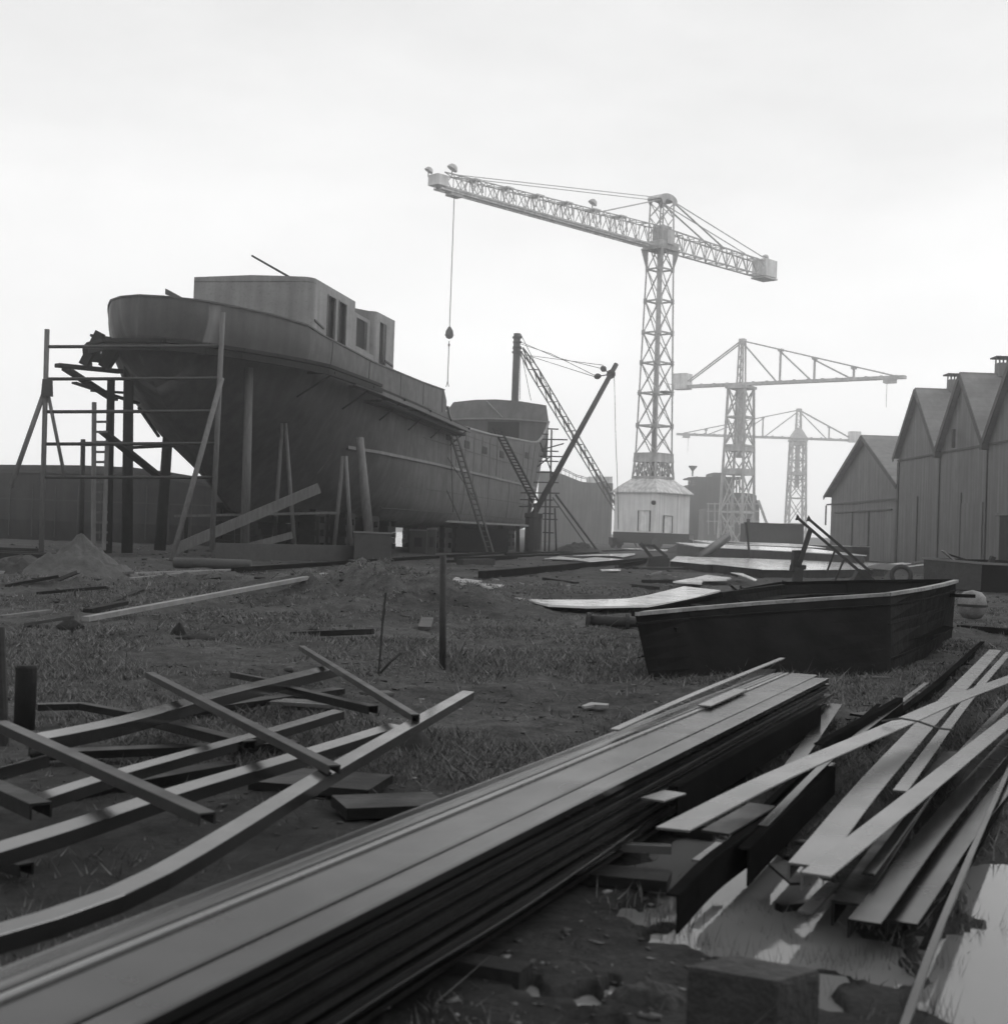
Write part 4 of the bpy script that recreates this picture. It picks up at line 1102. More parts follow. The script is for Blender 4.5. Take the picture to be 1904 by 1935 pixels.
# ------------------------------------------------------------------ workshop sheds on the right
XS = 34.0
def Dx(x, X=XS): return X * FPX / (x - 950.0)
wk = thing('workshop_building', V(XS, 84, 0), 'tall boarded workshop with a row of steep gables at the right edge', 'workshop')
edges = [117.0, 105.6, 95.2, 84.8, 74.4, 64.0]
EZ, AZ_ = 8.9, 14.35
DEP = 26.0
wl_ = MB(); rfm = []; trim = MB()
for a, b in zip(edges, edges[1:]):
    m_ = (a + b) / 2
    wl_.prism([V(XS, a, -.1), V(XS, b, -.1), V(XS, b, EZ), V(XS, m_, AZ_), V(XS, a, EZ)], V(.25, 0, 0))
    for (y0, y1) in ((a, m_), (m_, b)):
        z0, z1 = (EZ, AZ_) if y1 == m_ else (AZ_, EZ)
        r_ = MB(); 
        e0 = V(XS - .45, y0, z0 + .12); e1 = V(XS - .45, y1, z1 + .12)
        r_.prism([e0, e1, e1 + V(DEP, 0, 0), e0 + V(DEP, 0, 0)], V(0, 0, .14)); rfm.append(r_)
        trim.beam(e0 + V(-.04, 0, -.12), e1 + V(-.04, 0, -.12), .07, .42)
    # louvre vent on the ridge
    vt = MB(); vx = XS + 2.8
    vt.box((vx, m_, AZ_ + .5), .95, .95, 1.0, 0); vo = vt.build('ridge_vent', MT['shedroof'], wk)
    vt = MB()
    for q in (-.42, -.14, .14, .42):
        for s in (-.4, .4): vt.beam(V(vx + q, m_ + s, AZ_ + 1.0), V(vx + q, m_ + s, AZ_ + 1.35), .09)
    vt.prism([V(vx - .75, m_ - .7, AZ_ + 1.35), V(vx + .75, m_ - .7, AZ_ + 1.35), V(vx + .75, m_ + .7, AZ_ + 1.35), V(vx - .75, m_ + .7, AZ_ + 1.35)], V(0, 0, .12))
    vt.build('vent_cap', MT['sheddark'], vo)
wl_.prism([V(XS + .25, 117, -.1), V(XS + DEP, 117, -.1), V(XS + DEP, 117, EZ), V(XS + .25, 117, EZ)], V(0, -.2, 0))
wl_.prism([V(XS + DEP - .2, 117, -.1), V(XS + DEP - .2, 64, -.1), V(XS + DEP - .2, 64, EZ), V(XS + DEP - .2, 117, EZ)], V(.2, 0, 0))
wl_.build('wall', MT['shedwall'], wk)
for r_ in rfm: r_.build('roof', MT['shedroof'], wk)
trim.build('verge_board', MT['sheddark'], wk)
mb = MB(); mb.beam(V(XS - .06, 116.9, EZ - .05), V(XS - .06, 64, EZ - .05), .1, .14); mb.build('belt_course', MT['sheddark'], wk)
mb = MB()
for y in (116.7, 111, 105.6, 100.4, 95.2):
    mb = MB(); mb.beam(V(XS - .05, y, 0), V(XS - .05, y, EZ - .2 if y in (116.7, 105.6, 95.2) else 5.6), .08, .16 if y != 116.7 else .5); mb.build('downpipe', MT['sheddark'], wk)
for y in edges[1:4]:
    mb = MB(); mb.box((XS - .3, y, EZ - .15), .5, .5, .55); mb.build('rain_hopper', MT['sheddark'], wk)
mb = MB(); mb.box((XS - .02, 91.3, 1.9), .1, 2.2, 3.8); mb.box((XS - .02, 88.6, 1.9), .1, 1.9, 3.8); mb.build('doorway', MT['black'], wk)
mb = MB(); mb.box((XS - .12, 90.0, 1.9), .12, .5, 3.8); mb.box((XS - .1, 89.8, 3.9), .1, 6.5, .18); mb.build('door_frame', MT['shedwall'], wk)
mb = MB(); mb.box((XS - .05, 98, 2.4), .08, 4.4, 4.8); mb.build('sliding_door', MT['shedwall'], wk)
mb = MB(); mb.beam(V(XS - .4, 101.5, EZ + .1), V(XS - .4, 101.5, EZ + 1.5), .25); mb.build('flue', MT['sheddark'], wk)
# lower shed
XL = 34.5
lw = thing('boarded_shed', V(XL, 128, 0), 'lower boarded shed with one broad gable left of the tall workshop', 'shed')
y0, y1, ez, az_ = 142.5, 116.9, 6.6, 11.75
ym = 129.0
mb = MB(); mb.prism([V(XL, y0, -.1), V(XL, y1 - .2, -.1), V(XL, y1 - .2, ez), V(XL, ym, az_), V(XL, y0, ez)], V(.25, 0, 0))
mb.prism([V(XL + .25, y0, -.1), V(XL + 24, y0, -.1), V(XL + 24, y0, ez), V(XL + .25, y0, ez)], V(0, -.2, 0)); mb.build('wall', MT['shedwall'], lw)
tr = MB()
for (ya, za, yb, zb) in ((y0 + .9, ez - .33, ym, az_), (ym, az_, y1, ez)):
    r_ = MB(); e0 = V(XL - .6, ya, za + .1); e1 = V(XL - .6, yb, zb + .1)
    r_.prism([e0, e1, e1 + V(24, 0, 0), e0 + V(24, 0, 0)], V(0, 0, .14)); r_.build('roof', MT['shedroof'], lw)
    tr.beam(e0 + V(-.04, 0, -.1), e1 + V(-.04, 0, -.1), .07, .4)
tr.build('verge_board', MT['sheddark'], lw)
mb = MB(); mb.beam(V(XL - .08, y0 + 1.6, 5.6), V(XL - .08, y1, 5.6), .12, .16); mb.build('belt_course', MT['sheddark'], lw)
mb = MB(); mb.beam(V(XL - .08, y0 - 2, 4.7), V(XL - .08, y1 + 3, 4.7), .1, .12)
for y in (133.5, 127.5): mb.beam(V(XL - .06, y, 0), V(XL - .06, y, 4.7), .1, .18)
mb.build('door_track', MT['sheddark'], lw)
mb = MB(); mb.beam(V(XL - .2, y0 + 1.4, 5.5), V(XL - .2, y0 + 1.4, 3.4), .14); mb.build('drain_spout', MT['sheddark'], lw)
mb = MB(); mb.tube(V(XL + 8, ym, az_ + .1), V(XL + 8, ym, az_ + 1.2), .14, n=8); mb.tube(V(XL + 8, ym, az_ + 1.2), V(XL + 8, ym, az_ + 1.6), .3, n=8); mb.build('stove_pipe', MT['sheddark'], lw)

# ------------------------------------------------------------------ craft on the river and ships far behind
# dark barge left of the ship
bl = thing('river_barge', P(150, 1020, 84), 'long low dark barge lying behind the scaffold at the left edge', 'barge')
rows = []
for x, yt in ((-420, 884), (-250, 880), (-100, 878), (0, 878), (150, 879), (250, 883), (320, 892), (380, 902), (405, 906)):
    pt = P(x, yt, 84); rows.append([V(pt.x + .3, pt.y + .4, -.1), V(pt.x, pt.y, 1.2), V(pt.x, pt.y - .1, pt.z - .35), V(pt.x, pt.y, pt.z)])
mb = MB(); mb.grid(rows)
mb.grid([[r_[3] for r_ in rows], [r_[3] + V(0, 7, 0) for r_ in rows]]); mb.grid([[p + V(0, 0, 0) for p in rows[-1]], [p + V(0, 7, 0) for p in rows[-1]]])
mb.build('hull', MT['barge'], bl)
mb = MB()
for a, b in zip(rows, rows[1:]): mb.beam(a[2] + V(0, -.08, -.1), b[2] + V(0, -.08, -.1), .15, .12); mb.beam(a[1] + V(0, -.05, 1.3), b[1] + V(0, -.05, 1.3), .1, .08)
mb.build('rubbing_band', MT['crate'], bl)
mb = MB()
for x in range(20, 400, 43): p = P(x, 905, 83.9); mb.beam(V(p.x, p.y, .2), V(p.x, p.y, p.z - .4), .06, .05)
mb.build('frame_rib', MT['crate'], bl)

# pale ship behind the bow
fs = thing('moored_ship', P(1100, 1010, 225), 'pale hazy ship hull with a railed deck between the bow and the tower crane', 'ship')
def ribbon(pts, D, dep, name, m, par, zb=0):
    mb = MB(); t_ = [P(x, y, D) for x, y in pts]
    poly = [V(t_[0].x, D, zb)] + [V(p.x, D, p.z) for p in t_] + [V(t_[-1].x, D, zb)]
    mb.prism(poly, V(0, dep, 0)); return mb.build(name, m, par)
ribbon([(1020, 890), (1038, 890), (1060, 895), (1085, 905), (1098, 910), (1112, 912), (1158, 913)], 225, 9, 'hull', MT['farhull'], fs)
ribbon([(1112, 900.5), (1157, 900.5)], 226.5, 6, 'deckhouse', MT['cranelight'], fs, 8)
mb = MB()
for x0, y0, x1, y1 in ((1060, 884, 1075, 890), (1075, 890, 1088, 897), (1088, 897, 1110, 903)):
    for d_ in (0, 3): mb.tube(P(x0, y0 + d_, 225.5), P(x1, y1 + d_, 225.5), .07, n=5)
for x, y in ((1060, 884), (1068, 887), (1075, 890), (1082, 894), (1088, 897), (1098, 900), (1108, 903)): mb.tube(P(x, y, 225.5), P(x, y + 12, 225.5), .06, n=5)
mb.build('railing', MT['crane'], fs)
# ship superstructure under construction
ss = thing('unfinished_ship', P(1360, 1000, 310), 'hazy dark ship superstructure under construction behind the far crane foot', 'ship')
ribbon([(1314, 901), (1345, 901), (1346, 893), (1370, 893), (1371, 901), (1384, 901), (1386, 931), (1416, 932), (1429, 936), (1429, 945), (1434, 947), (1434, 1012)], 310, 10, 'superstructure', MT['fardark'], ss)
ribbon([(1300, 902), (1318, 900)], 309, 9, 'bridge_wing', MT['fardark'], ss, P(1300, 904.5, 309).z)
ribbon([(1300, 916), (1318, 916)], 309, 9, 'bridge_wing', MT['fardark'], ss, P(1300, 1010, 309).z)
ribbon([(1384, 901), (1406, 901)], 309.5, 9, 'bridge_wing', MT['fardark'], ss, P(1390, 904, 309).z)
mb = MB()
for x in (1301, 1306, 1311, 1391, 1397, 1403): mb.beam(P(x, 902, 309), P(x, 918 if x < 1350 else 932, 309), .3)
mb.lathe(P(1308, 900, 309), [(.15, 0), (.2, 1.2), (1.0, 2.2), (1.0, 2.4), (0, 2.4)], 10)
mb.build('wing_post', MT['fardark'], ss)
ribbon([(1330, 962), (1334, 961), (1420, 961), (1432, 963)], 300, 8, 'hull', MT['farhull'], ss)
mb = MB()
for x in range(1338, 1432, 12): mb.beam(P(x, 950, 299), P(x, 1010, 299), .25)
for y in (952, 966, 985): mb.beam(P(1335, y, 299), P(1434, y, 299), .22)
mb.beam(P(1432, 945, 299), P(1452, 1000, 299), .5)
mb.build('scaffolding', MT['crane'], ss)

# far bank, low and hazy behind everything
mb = MB()
xs = np.linspace(-330, 330, 120)
top = 1.6 + 1.6 * np.abs(fbm(xs * .03, xs * 0 + 3, 4)) + 1.2 * (xs > 60)
rows = [[V(x, 560, -.5), V(x, 562, z), V(x, 580, z + .3), V(x, 590, -.5)] for x, z in zip(xs, top)]
mb.grid(rows); tag(mb.build('far_bank', MT['fardark']), kind='structure')

# ------------------------------------------------------------------ plate stacks and yard clutter, middle distance
def slab(name, pts, z, th, mt, label, cat, group=None, me_=None, n_lay=1):
    """plate(s): polygon of photo pixels standing at height z, real thickness th"""
    r_ = thing(name, G(*pts[0], z), label, cat, group)
    r_.location.z = 0
    w = [G(x, y, z) for x, y in pts]
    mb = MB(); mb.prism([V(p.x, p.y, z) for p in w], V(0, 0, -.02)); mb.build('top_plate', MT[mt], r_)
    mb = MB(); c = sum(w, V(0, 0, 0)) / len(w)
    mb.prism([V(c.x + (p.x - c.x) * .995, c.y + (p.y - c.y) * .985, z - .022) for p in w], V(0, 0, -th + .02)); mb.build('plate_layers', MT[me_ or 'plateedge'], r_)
    return r_
slab('plate_stack', [(1266, 1060), (1278, 1051), (1440, 1056), (1660, 1064), (1678, 1066), (1672, 1075), (1500, 1077), (1440, 1076), (1345, 1066), (1330, 1066)], .36, .36, 'plate', 'nearest broad low stack of bright wet plates right of the tower crane', 'plates')
def stack(a, b, z, dep, label):
    r_ = thing('plate_stack', V(a.x, a.y, 0), label, 'plates')
    a = V(a.x, a.y, 0); b = V(b.x, b.y, 0)
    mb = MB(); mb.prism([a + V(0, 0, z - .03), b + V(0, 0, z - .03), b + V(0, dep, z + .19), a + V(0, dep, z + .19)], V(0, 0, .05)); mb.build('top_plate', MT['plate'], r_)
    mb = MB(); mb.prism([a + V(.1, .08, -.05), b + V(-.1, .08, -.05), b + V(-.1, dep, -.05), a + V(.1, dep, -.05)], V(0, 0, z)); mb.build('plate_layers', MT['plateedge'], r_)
stack(G(1318, 1033, .85), G(1637, 1050, .85), .85, 14, 'high plate stack with thin bright top and dark long side behind the broad low stack')
stack(P(1340, 1027, 128), P(1560, 1036, 108), 1.1, 12, 'second thin bright plate stack close behind the high one')
mb = MB(); a = P(1371, 1018, 128); b = P(1626, 1031, 118); r_ = thing('plate_stack', V(a.x, a.y, 0), 'rearmost long dark stack with a bright top edge before the sheds', 'plates')
mb.beam(V(a.x, a.y, .65), V(b.x, b.y, .65), 3, 1.25); mb.build('plate_layers', MT['plateedge'], r_)
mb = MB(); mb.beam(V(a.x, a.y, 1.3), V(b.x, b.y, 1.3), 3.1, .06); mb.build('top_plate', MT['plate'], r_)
a = P(1408, 1030, 150); b = P(1570, 1036, 150)
tk = thing('steel_tank', V(a.x, a.y, 0), 'long low dark tank standing behind the plate stacks, left of the shed', 'tank')
mb = MB(); zt = P(1440, 990, 150).z; mb.box(((a.x + b.x) / 2 - 1.5, 152, zt / 2), (b.x - a.x) - 3, 3, zt); mb.build('tank_body', MT['crate'], tk)
mb = MB(); mb.beam(V(a.x + .2, 149.9, 0), V(a.x + .2, 149.9, zt + .5), .35); mb.box(((a.x + b.x) / 2 - 1.5, 150.3, zt + .05), (b.x - a.x) - 2.7, .4, .15); mb.build('tank_rim', MT['darksteel'], tk)
pole(1316, 1058, 1372, 1016, 84, 100, .3, 'darksteel', 'slanting dark tube leaning up behind the bright plates', 'tube', name='steel_tube')
a = P(1418, 1040, 90); mb = MB(); mb.beam(V(a.x, a.y, 0), P(1409, 987, 90), .13); solo(mb, 'stake', MT['iron'], 'thin dark stake standing between the plate stacks', 'stake')

def ZB(x, y): return (785.4 + .3375 * x, 985.3 + .3375 * y)
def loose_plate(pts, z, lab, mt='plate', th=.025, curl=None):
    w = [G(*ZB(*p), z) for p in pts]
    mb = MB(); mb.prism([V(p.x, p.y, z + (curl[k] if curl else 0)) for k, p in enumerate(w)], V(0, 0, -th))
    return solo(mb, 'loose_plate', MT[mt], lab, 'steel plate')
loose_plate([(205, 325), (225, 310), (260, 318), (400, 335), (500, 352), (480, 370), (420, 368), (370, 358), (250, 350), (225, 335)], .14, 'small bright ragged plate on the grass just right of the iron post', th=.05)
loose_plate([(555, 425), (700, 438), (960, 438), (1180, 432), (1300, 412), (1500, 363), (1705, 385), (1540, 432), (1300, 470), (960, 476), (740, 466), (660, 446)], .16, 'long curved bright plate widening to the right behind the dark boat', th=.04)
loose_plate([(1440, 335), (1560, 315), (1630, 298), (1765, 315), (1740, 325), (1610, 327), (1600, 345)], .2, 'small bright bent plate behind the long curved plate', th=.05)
loose_plate([(1760, 285), (1830, 290), (1910, 325), (1900, 332), (1820, 302)], .3, 'narrow bright curled strip left of the derelict hand crane')
loose_plate([(880, 190), (1000, 184), (1228, 178), (1225, 186), (1160, 200), (1100, 192)], .12, 'bright sheet lying farthest before the tower crane')
loose_plate([(890, 215), (1000, 200), (1190, 214), (1120, 222), (1000, 230)], .1, 'bright diamond-shaped sheet before the derrick foot')
loose_plate([(720, 207), (800, 195), (930, 208), (880, 214)], .1, 'small bright sheet beside the diamond-shaped sheet')
loose_plate([(1030, 268), (1150, 266), (1145, 274), (1040, 275)], .08, 'thin bright strip beside the long ground beam', th=.03)
loose_plate([(1150, 150), (1280, 152), (1540, 165), (1520, 170), (1300, 162)], .1, 'bright wet strip lying along the crane rails')
loose_plate([(930, 112), (1045, 112), (1040, 118), (950, 119)], .25, 'small bright plate below the slim strut')
loose_plate([(545, 480), (600, 482), (605, 490), (560, 489)], .05, 'tiny pale scrap on the grass below the curved plate', mt='rail')
loose_plate([(930, 1030), (980, 1012), (1080, 1020), (1075, 1030), (1000, 1026), (945, 1036)], .03, 'pale bent scrap on the grass left of the section stack', mt='rail', th=.02)

def ground_bar(p, q, w, h, m, lab, cat='beam', name='steel_beam', lift=0):
    a = G(*p); b = G(*q); a.z = b.z = h / 2 + lift
    a.z += float(gz(a.x, a.y)); b.z += float(gz(b.x, b.y))
    mb = MB()
    n_ = 6; pts = [a.lerp(b, k / n_) for k in range(n_ + 1)]
    mb.beam(a, b, w, h)
    return solo(mb, name, MT[m], lab, cat)
zb = ZB
ground_bar(zb(370, 325), zb(1310, 222), .25, .22, 'bar2', 'long dark beam on the ground from the ragged plate to the hand winch')
ground_bar(zb(1150, 272), zb(1320, 220), .25, .2, 'bar2', 'short beam ending at the hand winch')
ground_bar((440, 1083), (745, 1062), .12, .14, 'bar2', 'left half of the nearer crane rail passing the iron post', 'rail', 'ground_rail')
ground_bar((745, 1062), (955, 1046), .12, .14, 'bar2', 'right half of the nearer crane rail towards the derrick base', 'rail', 'ground_rail')
ground_bar((860, 1058), (1130, 1046), .15, .14, 'bar2', 'farther crane rail beyond the iron post', 'rail', 'ground_rail')
ground_bar((842, 1063), (975, 1056), .15, .12, 'bar2', 'short rail between the two long crane rails', 'rail', 'ground_rail')
ground_bar(zb(245, 247), zb(425, 241), .3, .25, 'darksteel', 'short dark beam lying near the crane rails')
ground_bar((955, 1048), (1300, 1037), .2, .14, 'bar2', 'rail running up to the crane chassis', 'rail', 'ground_rail')
ground_bar(zb(720, 330), zb(900, 345), .2, .08, 'darkwood', 'dark plank in the grass left of the curved plate', 'plank', 'plank')
ground_bar(zb(1220, 365), zb(1350, 395), .15, .1, 'darkwood', 'short dark stick by the curved plate', 'plank', 'plank')
ground_bar(zb(1270, 345), zb(1600, 352), .2, .12, 'darkwood', 'dark beam behind the small bent plate', 'plank', 'plank')
ground_bar(zb(1230, 268), zb(1900, 275), .4, .16, 'darksteel', 'long dark beam before the broad low plate stack')
ground_bar((161, 1178), (614, 1131), .12, .07, 'palewood', 'long pale batten lying across the grass', 'plank', 'plank')
ground_bar((127, 1091), (500, 1078), .14, .08, 'palewood', 'pale batten along the ground before the cylinder', 'plank', 'plank')
ground_bar((195, 1100), (390, 1085), .22, .1, 'wood', 'thick grey batten before the sand heap', 'plank', 'plank')
ground_bar((357, 1101), (448, 1106), .3, .12, 'darkwood', 'dark curved board lying in the grass below the cylinder', 'plank', 'plank')
ground_bar((205, 1142), (266, 1128), .12, .06, 'darkwood', 'short dark stick in the left grass', 'plank', 'plank')
ground_bar((0, 1168), (93, 1159), .1, .05, 'wood', 'thin batten at the left edge of the grass', 'plank', 'plank')
ground_bar((-40, 1087), (60, 1083), .14, .1, 'palewood', 'pale batten at the left edge below the lumber', 'plank', 'plank')
for k in range(26):
    px_ = random.uniform(-20, 1250); py_ = random.choice((random.uniform(1062, 1120), random.uniform(1075, 1215)))
    if px_ > 900 and py_ > 1130: continue
    a = G(px_, py_); ln = random.uniform(.3, 1.3); an = random.uniform(-.5, .5) + (0 if k % 4 else 1.2)
    zg = float(gz(a.x, a.y)); b = V(a.x + ln * math.cos(an), a.y + ln * math.sin(an), 0); zb2 = float(gz(b.x, b.y))
    mb = MB(); mb.beam(V(a.x, a.y, zg + .03), V(b.x, b.y, zb2 + .05 + .1 * random.random()), random.uniform(.06, .2), random.uniform(.03, .08))
    tag(solo(mb, 'scrap_board', MT[('darkwood', 'wood', 'darkwood', 'crate', 'palewood')[k % 5]], 'short scrap board strewn on the open ground between ship and beam grid', 'board', 'scrap boards strewn over the yard'))
# small lumps lying in the grass
def lump(p, r, h, m, lab, cat='clod', seed=0, name='earth_clod'):
    a = G(*p); rg = np.random.default_rng(seed)
    mb = MB(); n_ = 14; prof = [(1, -.3), (1.0, .1), (.82, .45), (.5, .8), (.2, .97), (0.01, 1)]
    zg = float(gz(a.x, a.y))
    mb.grid([[V(a.x + r * q * math.cos(2 * math.pi * i / n_) * (1 + .5 * vnoise(np.array(i * .7 + seed), np.array(k * .9))), a.y + r * q * math.sin(2 * math.pi * i / n_) * (1 + .5 * vnoise(np.array(i * .7 + seed), np.array(k * .9))), zg + h * z * (1 + .3 * rg.random())) for i in range(n_)] for k, (q, z) in enumerate(prof)], True)
    return solo(mb, name, MT[m], lab, cat, smooth=True)
def heap(p, rx, ry, h, m, lab, cat, name, sd, pw=1.5):
    a = G(*p); mb = MB(); rows = []
    for k in np.linspace(0, 1, 26):
        row = []
        for i in range(64):
            th = 2 * math.pi * i / 64
            q = max(k, .004) * (1 + .28 * float(fbm(np.array(math.cos(th) * 1.7 + sd), np.array(math.sin(th) * 1.7), 3)))
            x, y = a.x + rx * q * math.cos(th), a.y + ry * q * math.sin(th)
            z = h * max(0, 1 - k ** pw) * (1 + .25 * float(fbm(np.array(x * 2.4), np.array(y * 2.4), 3))) + .16 * float(fbm(np.array(x * 6.0), np.array(y * 6.0), 4)) * (1 - k ** 3) - .1
            row.append(V(x, y, z))
        rows.append(row)
    mb.grid(rows, True)
    return solo(mb, name, MT[m], lab, cat, smooth=True)
heap((150, 1088), 1.75, 1.2, 1.0, 'sand', 'large pale heap of sand at left below the scaffold', 'sand heap', 'sand_heap', 3, 1.15)
heap((30, 1084), 1.2, .8, .5, 'clod', 'low dark heap of rubble at the left edge beyond the sand heap', 'rubble', 'rubble_pile', 8)
heap((1092, 1044), 2.4, 1.6, .9, 'clod', 'dark heap of rubble at the foot of the slim strut', 'rubble', 'rubble_pile', 12)
heap((1290, 1046), 2.0, 1.5, 1.1, 'concrete', 'grey heap of rubbish at the right corner of the crane hut', 'rubble', 'rubble_pile', 15)
lump((45, 1078), .9, .35, 'clod', 'low dark heap of rubble left of the sand heap', 'rubble', 4, 'rubble_heap')
lump((133, 1190), .16, .09, 'darkwood', 'dark chunk in the grass below the pale batten', 'chunk', 5, 'wood_chunk')
lump((338, 1200), .1, .14, 'darkwood', 'small upright dark stump in the left grass', 'chunk', 6, 'wood_chunk')
lump((372, 1208), .25, .06, 'darkwood', 'flat dark chip right of the small stump', 'chunk', 8, 'wood_chunk')
lump((707, 1880), .05, .07, 'rail', 'pale pebble at the bottom by the lowest bar of the stack', 'stone', 9, 'pebble')
for k, (p, s) in enumerate((((25, 1045), 1.0), ((30, 1060), 1.3), ((18, 1072), 1.1))):
    a = G(*p); mb = MB(); mb.box((a.x, a.y, .12 + .1 * k), 2.2 * s, .5, .18, .05 * k)
    solo(mb, 'lumber', MT['darkwood'], ('topmost short dark baulk at the left edge beside the sand heap', 'middle dark baulk at the left edge beside the sand heap', 'nearest dark baulk at the left edge beside the sand heap')[k], 'lumber')

# iron post, bollard, thin edge post
a = G(837, 1272); pt = P(837, 1050, a.y)
ip = MB(); ip.tube(V(a.x, a.y, -.2), V(pt.x, a.y, pt.z), .036, n=12); solo(ip, 'iron_post', MT['iron'], 'lone dark iron post standing in the grass in the middle', 'post', smooth=True)
a = G(46, 1366); mb = MB(); zt = P(46, 1258, a.y).z
mb.lathe(V(a.x, a.y, -.1), [(0, 0), (.075, 0), (.075, zt + .08), (.068, zt + .1), (0, zt + .1)], 14); solo(mb, 'bollard', MT['darkwood'], 'short thick dark post at the left behind the beam grid', 'bollard', smooth=True)
a = G(8, 1400); mb = MB(); mb.tube(V(a.x, a.y, -.1), P(-3, 1185, a.y), .04, n=10); solo(mb, 'iron_post', MT['iron'], 'thin dark post cut off by the left edge', 'post')
# sapling
sg = thing('dead_sapling', G(716, 1280), 'thin bare dead sapling between the beam grid and the iron post', 'sapling')
D_ = G(716, 1280).y
mb = MB(); mb.path([P(714, 1282, D_), P(719, 1230, D_), (P(723, 1170, D_)), P(729, 1120, D_)], .012); mb.build('stem', MT['iron'], sg)
mb = MB(); mb.path([P(716, 1275, D_), P(738, 1250, D_ - .05), P(757, 1234, D_)], .014); mb.path([P(722, 1190, D_), P(728, 1150, D_)], .006); mb.build('twig', MT['iron'], sg)

# flanged pipe
a = G(1106, 1184); b = G(1206, 1184); ax = V(1, 0, 0)
pp = thing('flanged_pipe', V(a.x, a.y, 0), 'short flanged iron pipe on the grass left of the boat', 'pipe')
mb = MB(); L_ = b.x - a.x; mb.lathe(V(a.x, a.y, .1), [(0, 0), (.085, 0), (.085, L_ + .5), (0, L_ + .5)], 14, ax); mb.build('pipe_barrel', MT['iron'], pp, smooth=True)
mb = MB()
for u in (0.02, L_ * .72): mb.lathe(V(a.x + u, a.y, .1), [(0, 0), (.14, 0), (.14, .05), (0, .05)], 14, ax)
mb.build('flange', MT['iron'], pp)

# hand winch
w0 = G(1240, 1075); s = w0.y / FPX
hw_ = thing('hand_winch', V(w0.x, w0.y, 0), 'small dark winch frame with two slanting handles before the tower crane', 'winch')
mb = MB(); mb.prism([P(1222, 1073, w0.y), P(1262, 1073, w0.y), P(1266, 1056, w0.y), P(1252, 1050, w0.y), P(1228, 1052, w0.y)], V(0, .8, 0)); mb.build('winch_body', MT['darksteel'], hw_)
mb = MB(); mb.beam(P(1209, 1026, w0.y), P(1236, 1060, w0.y), .14); mb.beam(P(1233, 1030, w0.y + .6), P(1260, 1053, w0.y + .6), .13); mb.beam(P(1214, 1031, w0.y), P(1236, 1031, w0.y + .6), .1)
mb.build('handle', MT['darksteel'], hw_)

# derelict hand crane behind the boat
D_ = 46.0
hc = thing('hand_crane', P(1510, 1100, D_), 'derelict dark hand crane with two long slanting legs behind the boat', 'hand crane')
mb = MB(); mb.beam(P(1531, 1000, D_), P(1511, 1062, D_), .13, .15); mb.prism([P(1500, 1040, D_), P(1518, 1040, D_), P(1514, 1072, D_), P(1497, 1072, D_)], V(0, .35, 0))
mb.prism([P(1498, 1068, D_), P(1523, 1068, D_), P(1523, 1076, D_), P(1496, 1080, D_)], V(0, .5, 0)); mb.beam(P(1508, 1075, D_ + .1), P(1505, 1105, D_ + .1), .3)
mb.build('crane_post', MT['iron'], hc)
for (xa, ya, xb, yb, dd) in ((1508, 980, 1640, 1094, 0), (1529, 982, 1648, 1084, 1.1)):
    mb = MB(); mb.beam(P(xa, ya, D_ + dd), P(xb, yb, D_ + dd), .075, .09); mb.prism([P(xa - 5, ya + 3, D_ + dd), P(xa + 5, ya + 3, D_ + dd), P(xa - 1, ya - 8, D_ + dd)], V(0, .12, 0)); mb.build('leg', MT['iron'], hc)
for (xa, ya, xb, yb) in ((1577, 1040, 1562, 1080), (1594, 1058, 1576, 1100)):
    mb = MB(); mb.beam(P(xa, ya, D_ + .4), P(xb, yb, D_ + .4), .06); mb.build('strut', MT['iron'], hc)
mb = MB(); mb.prism([P(1625, 1075, D_), P(1660, 1100, D_), P(1610, 1100, D_)], V(0, .5, 0)); mb.build('foot', MT['iron'], hc)

# scrap heap, tyre, right bin, float
tr_ = G(1702, 1100); mb = MB(); n_ = 20
rows = [[V(tr_.x, tr_.y, .28) + V(math.cos(2 * math.pi * i / n_) * (.36 + .1 * math.cos(t)), .1 * math.sin(t) - .1 * math.cos(2 * math.pi * i / n_), math.sin(2 * math.pi * i / n_) * (.36 + .1 * math.cos(t))) for t in np.linspace(0, 2 * math.pi, 9)] for i in range(n_)]
mb.grid(rows + [rows[0]]); solo(mb, 'iron_ring', MT['iron'], 'dark round ring half sunk in the scrap right of the hand crane', 'ring', smooth=True)
for k, (p, w, rz, m) in enumerate((((1690, 1078), 1.7, .3, 'plate'), ((1725, 1082), 1.5, -.2, 'plate'), ((1742, 1074), 1.8, .15, 'crate'), ((1672, 1092), 1.0, .7, 'crate'))):
    a = G(*p); mb = MB(); mb.prism([V(a.x + w * c_ * math.cos(rz) - d_ * math.sin(rz), a.y + w * c_ * math.sin(rz) + d_, .35 + .25 * c_ + .05 * k) for c_, d_ in ((-.5, -.6), (.5, -.4), (.55, .7), (-.3, .9))], V(0, 0, -.04))
    solo(mb, 'scrap_sheet', MT[m], ('bright bent sheet on the scrap heap nearest the hand crane', 'bright sheet in the middle of the scrap heap', 'grey sheet at the right end of the scrap heap', 'small dark sheet propped below the hand crane foot')[k], 'scrap sheet')
bn_ = G(1830, 1118); D_ = bn_.y
bt = thing('work_barge', V(bn_.x, D_, 0), 'dark open steel barge cut off by the right edge, pale at its left end', 'barge')
zt = P(1770, 1056, D_).z
mb = MB(); x0, x1, x2 = P(1757, 1100, D_).x, P(1853, 1100, D_).x, P(2100, 1100, D_).x
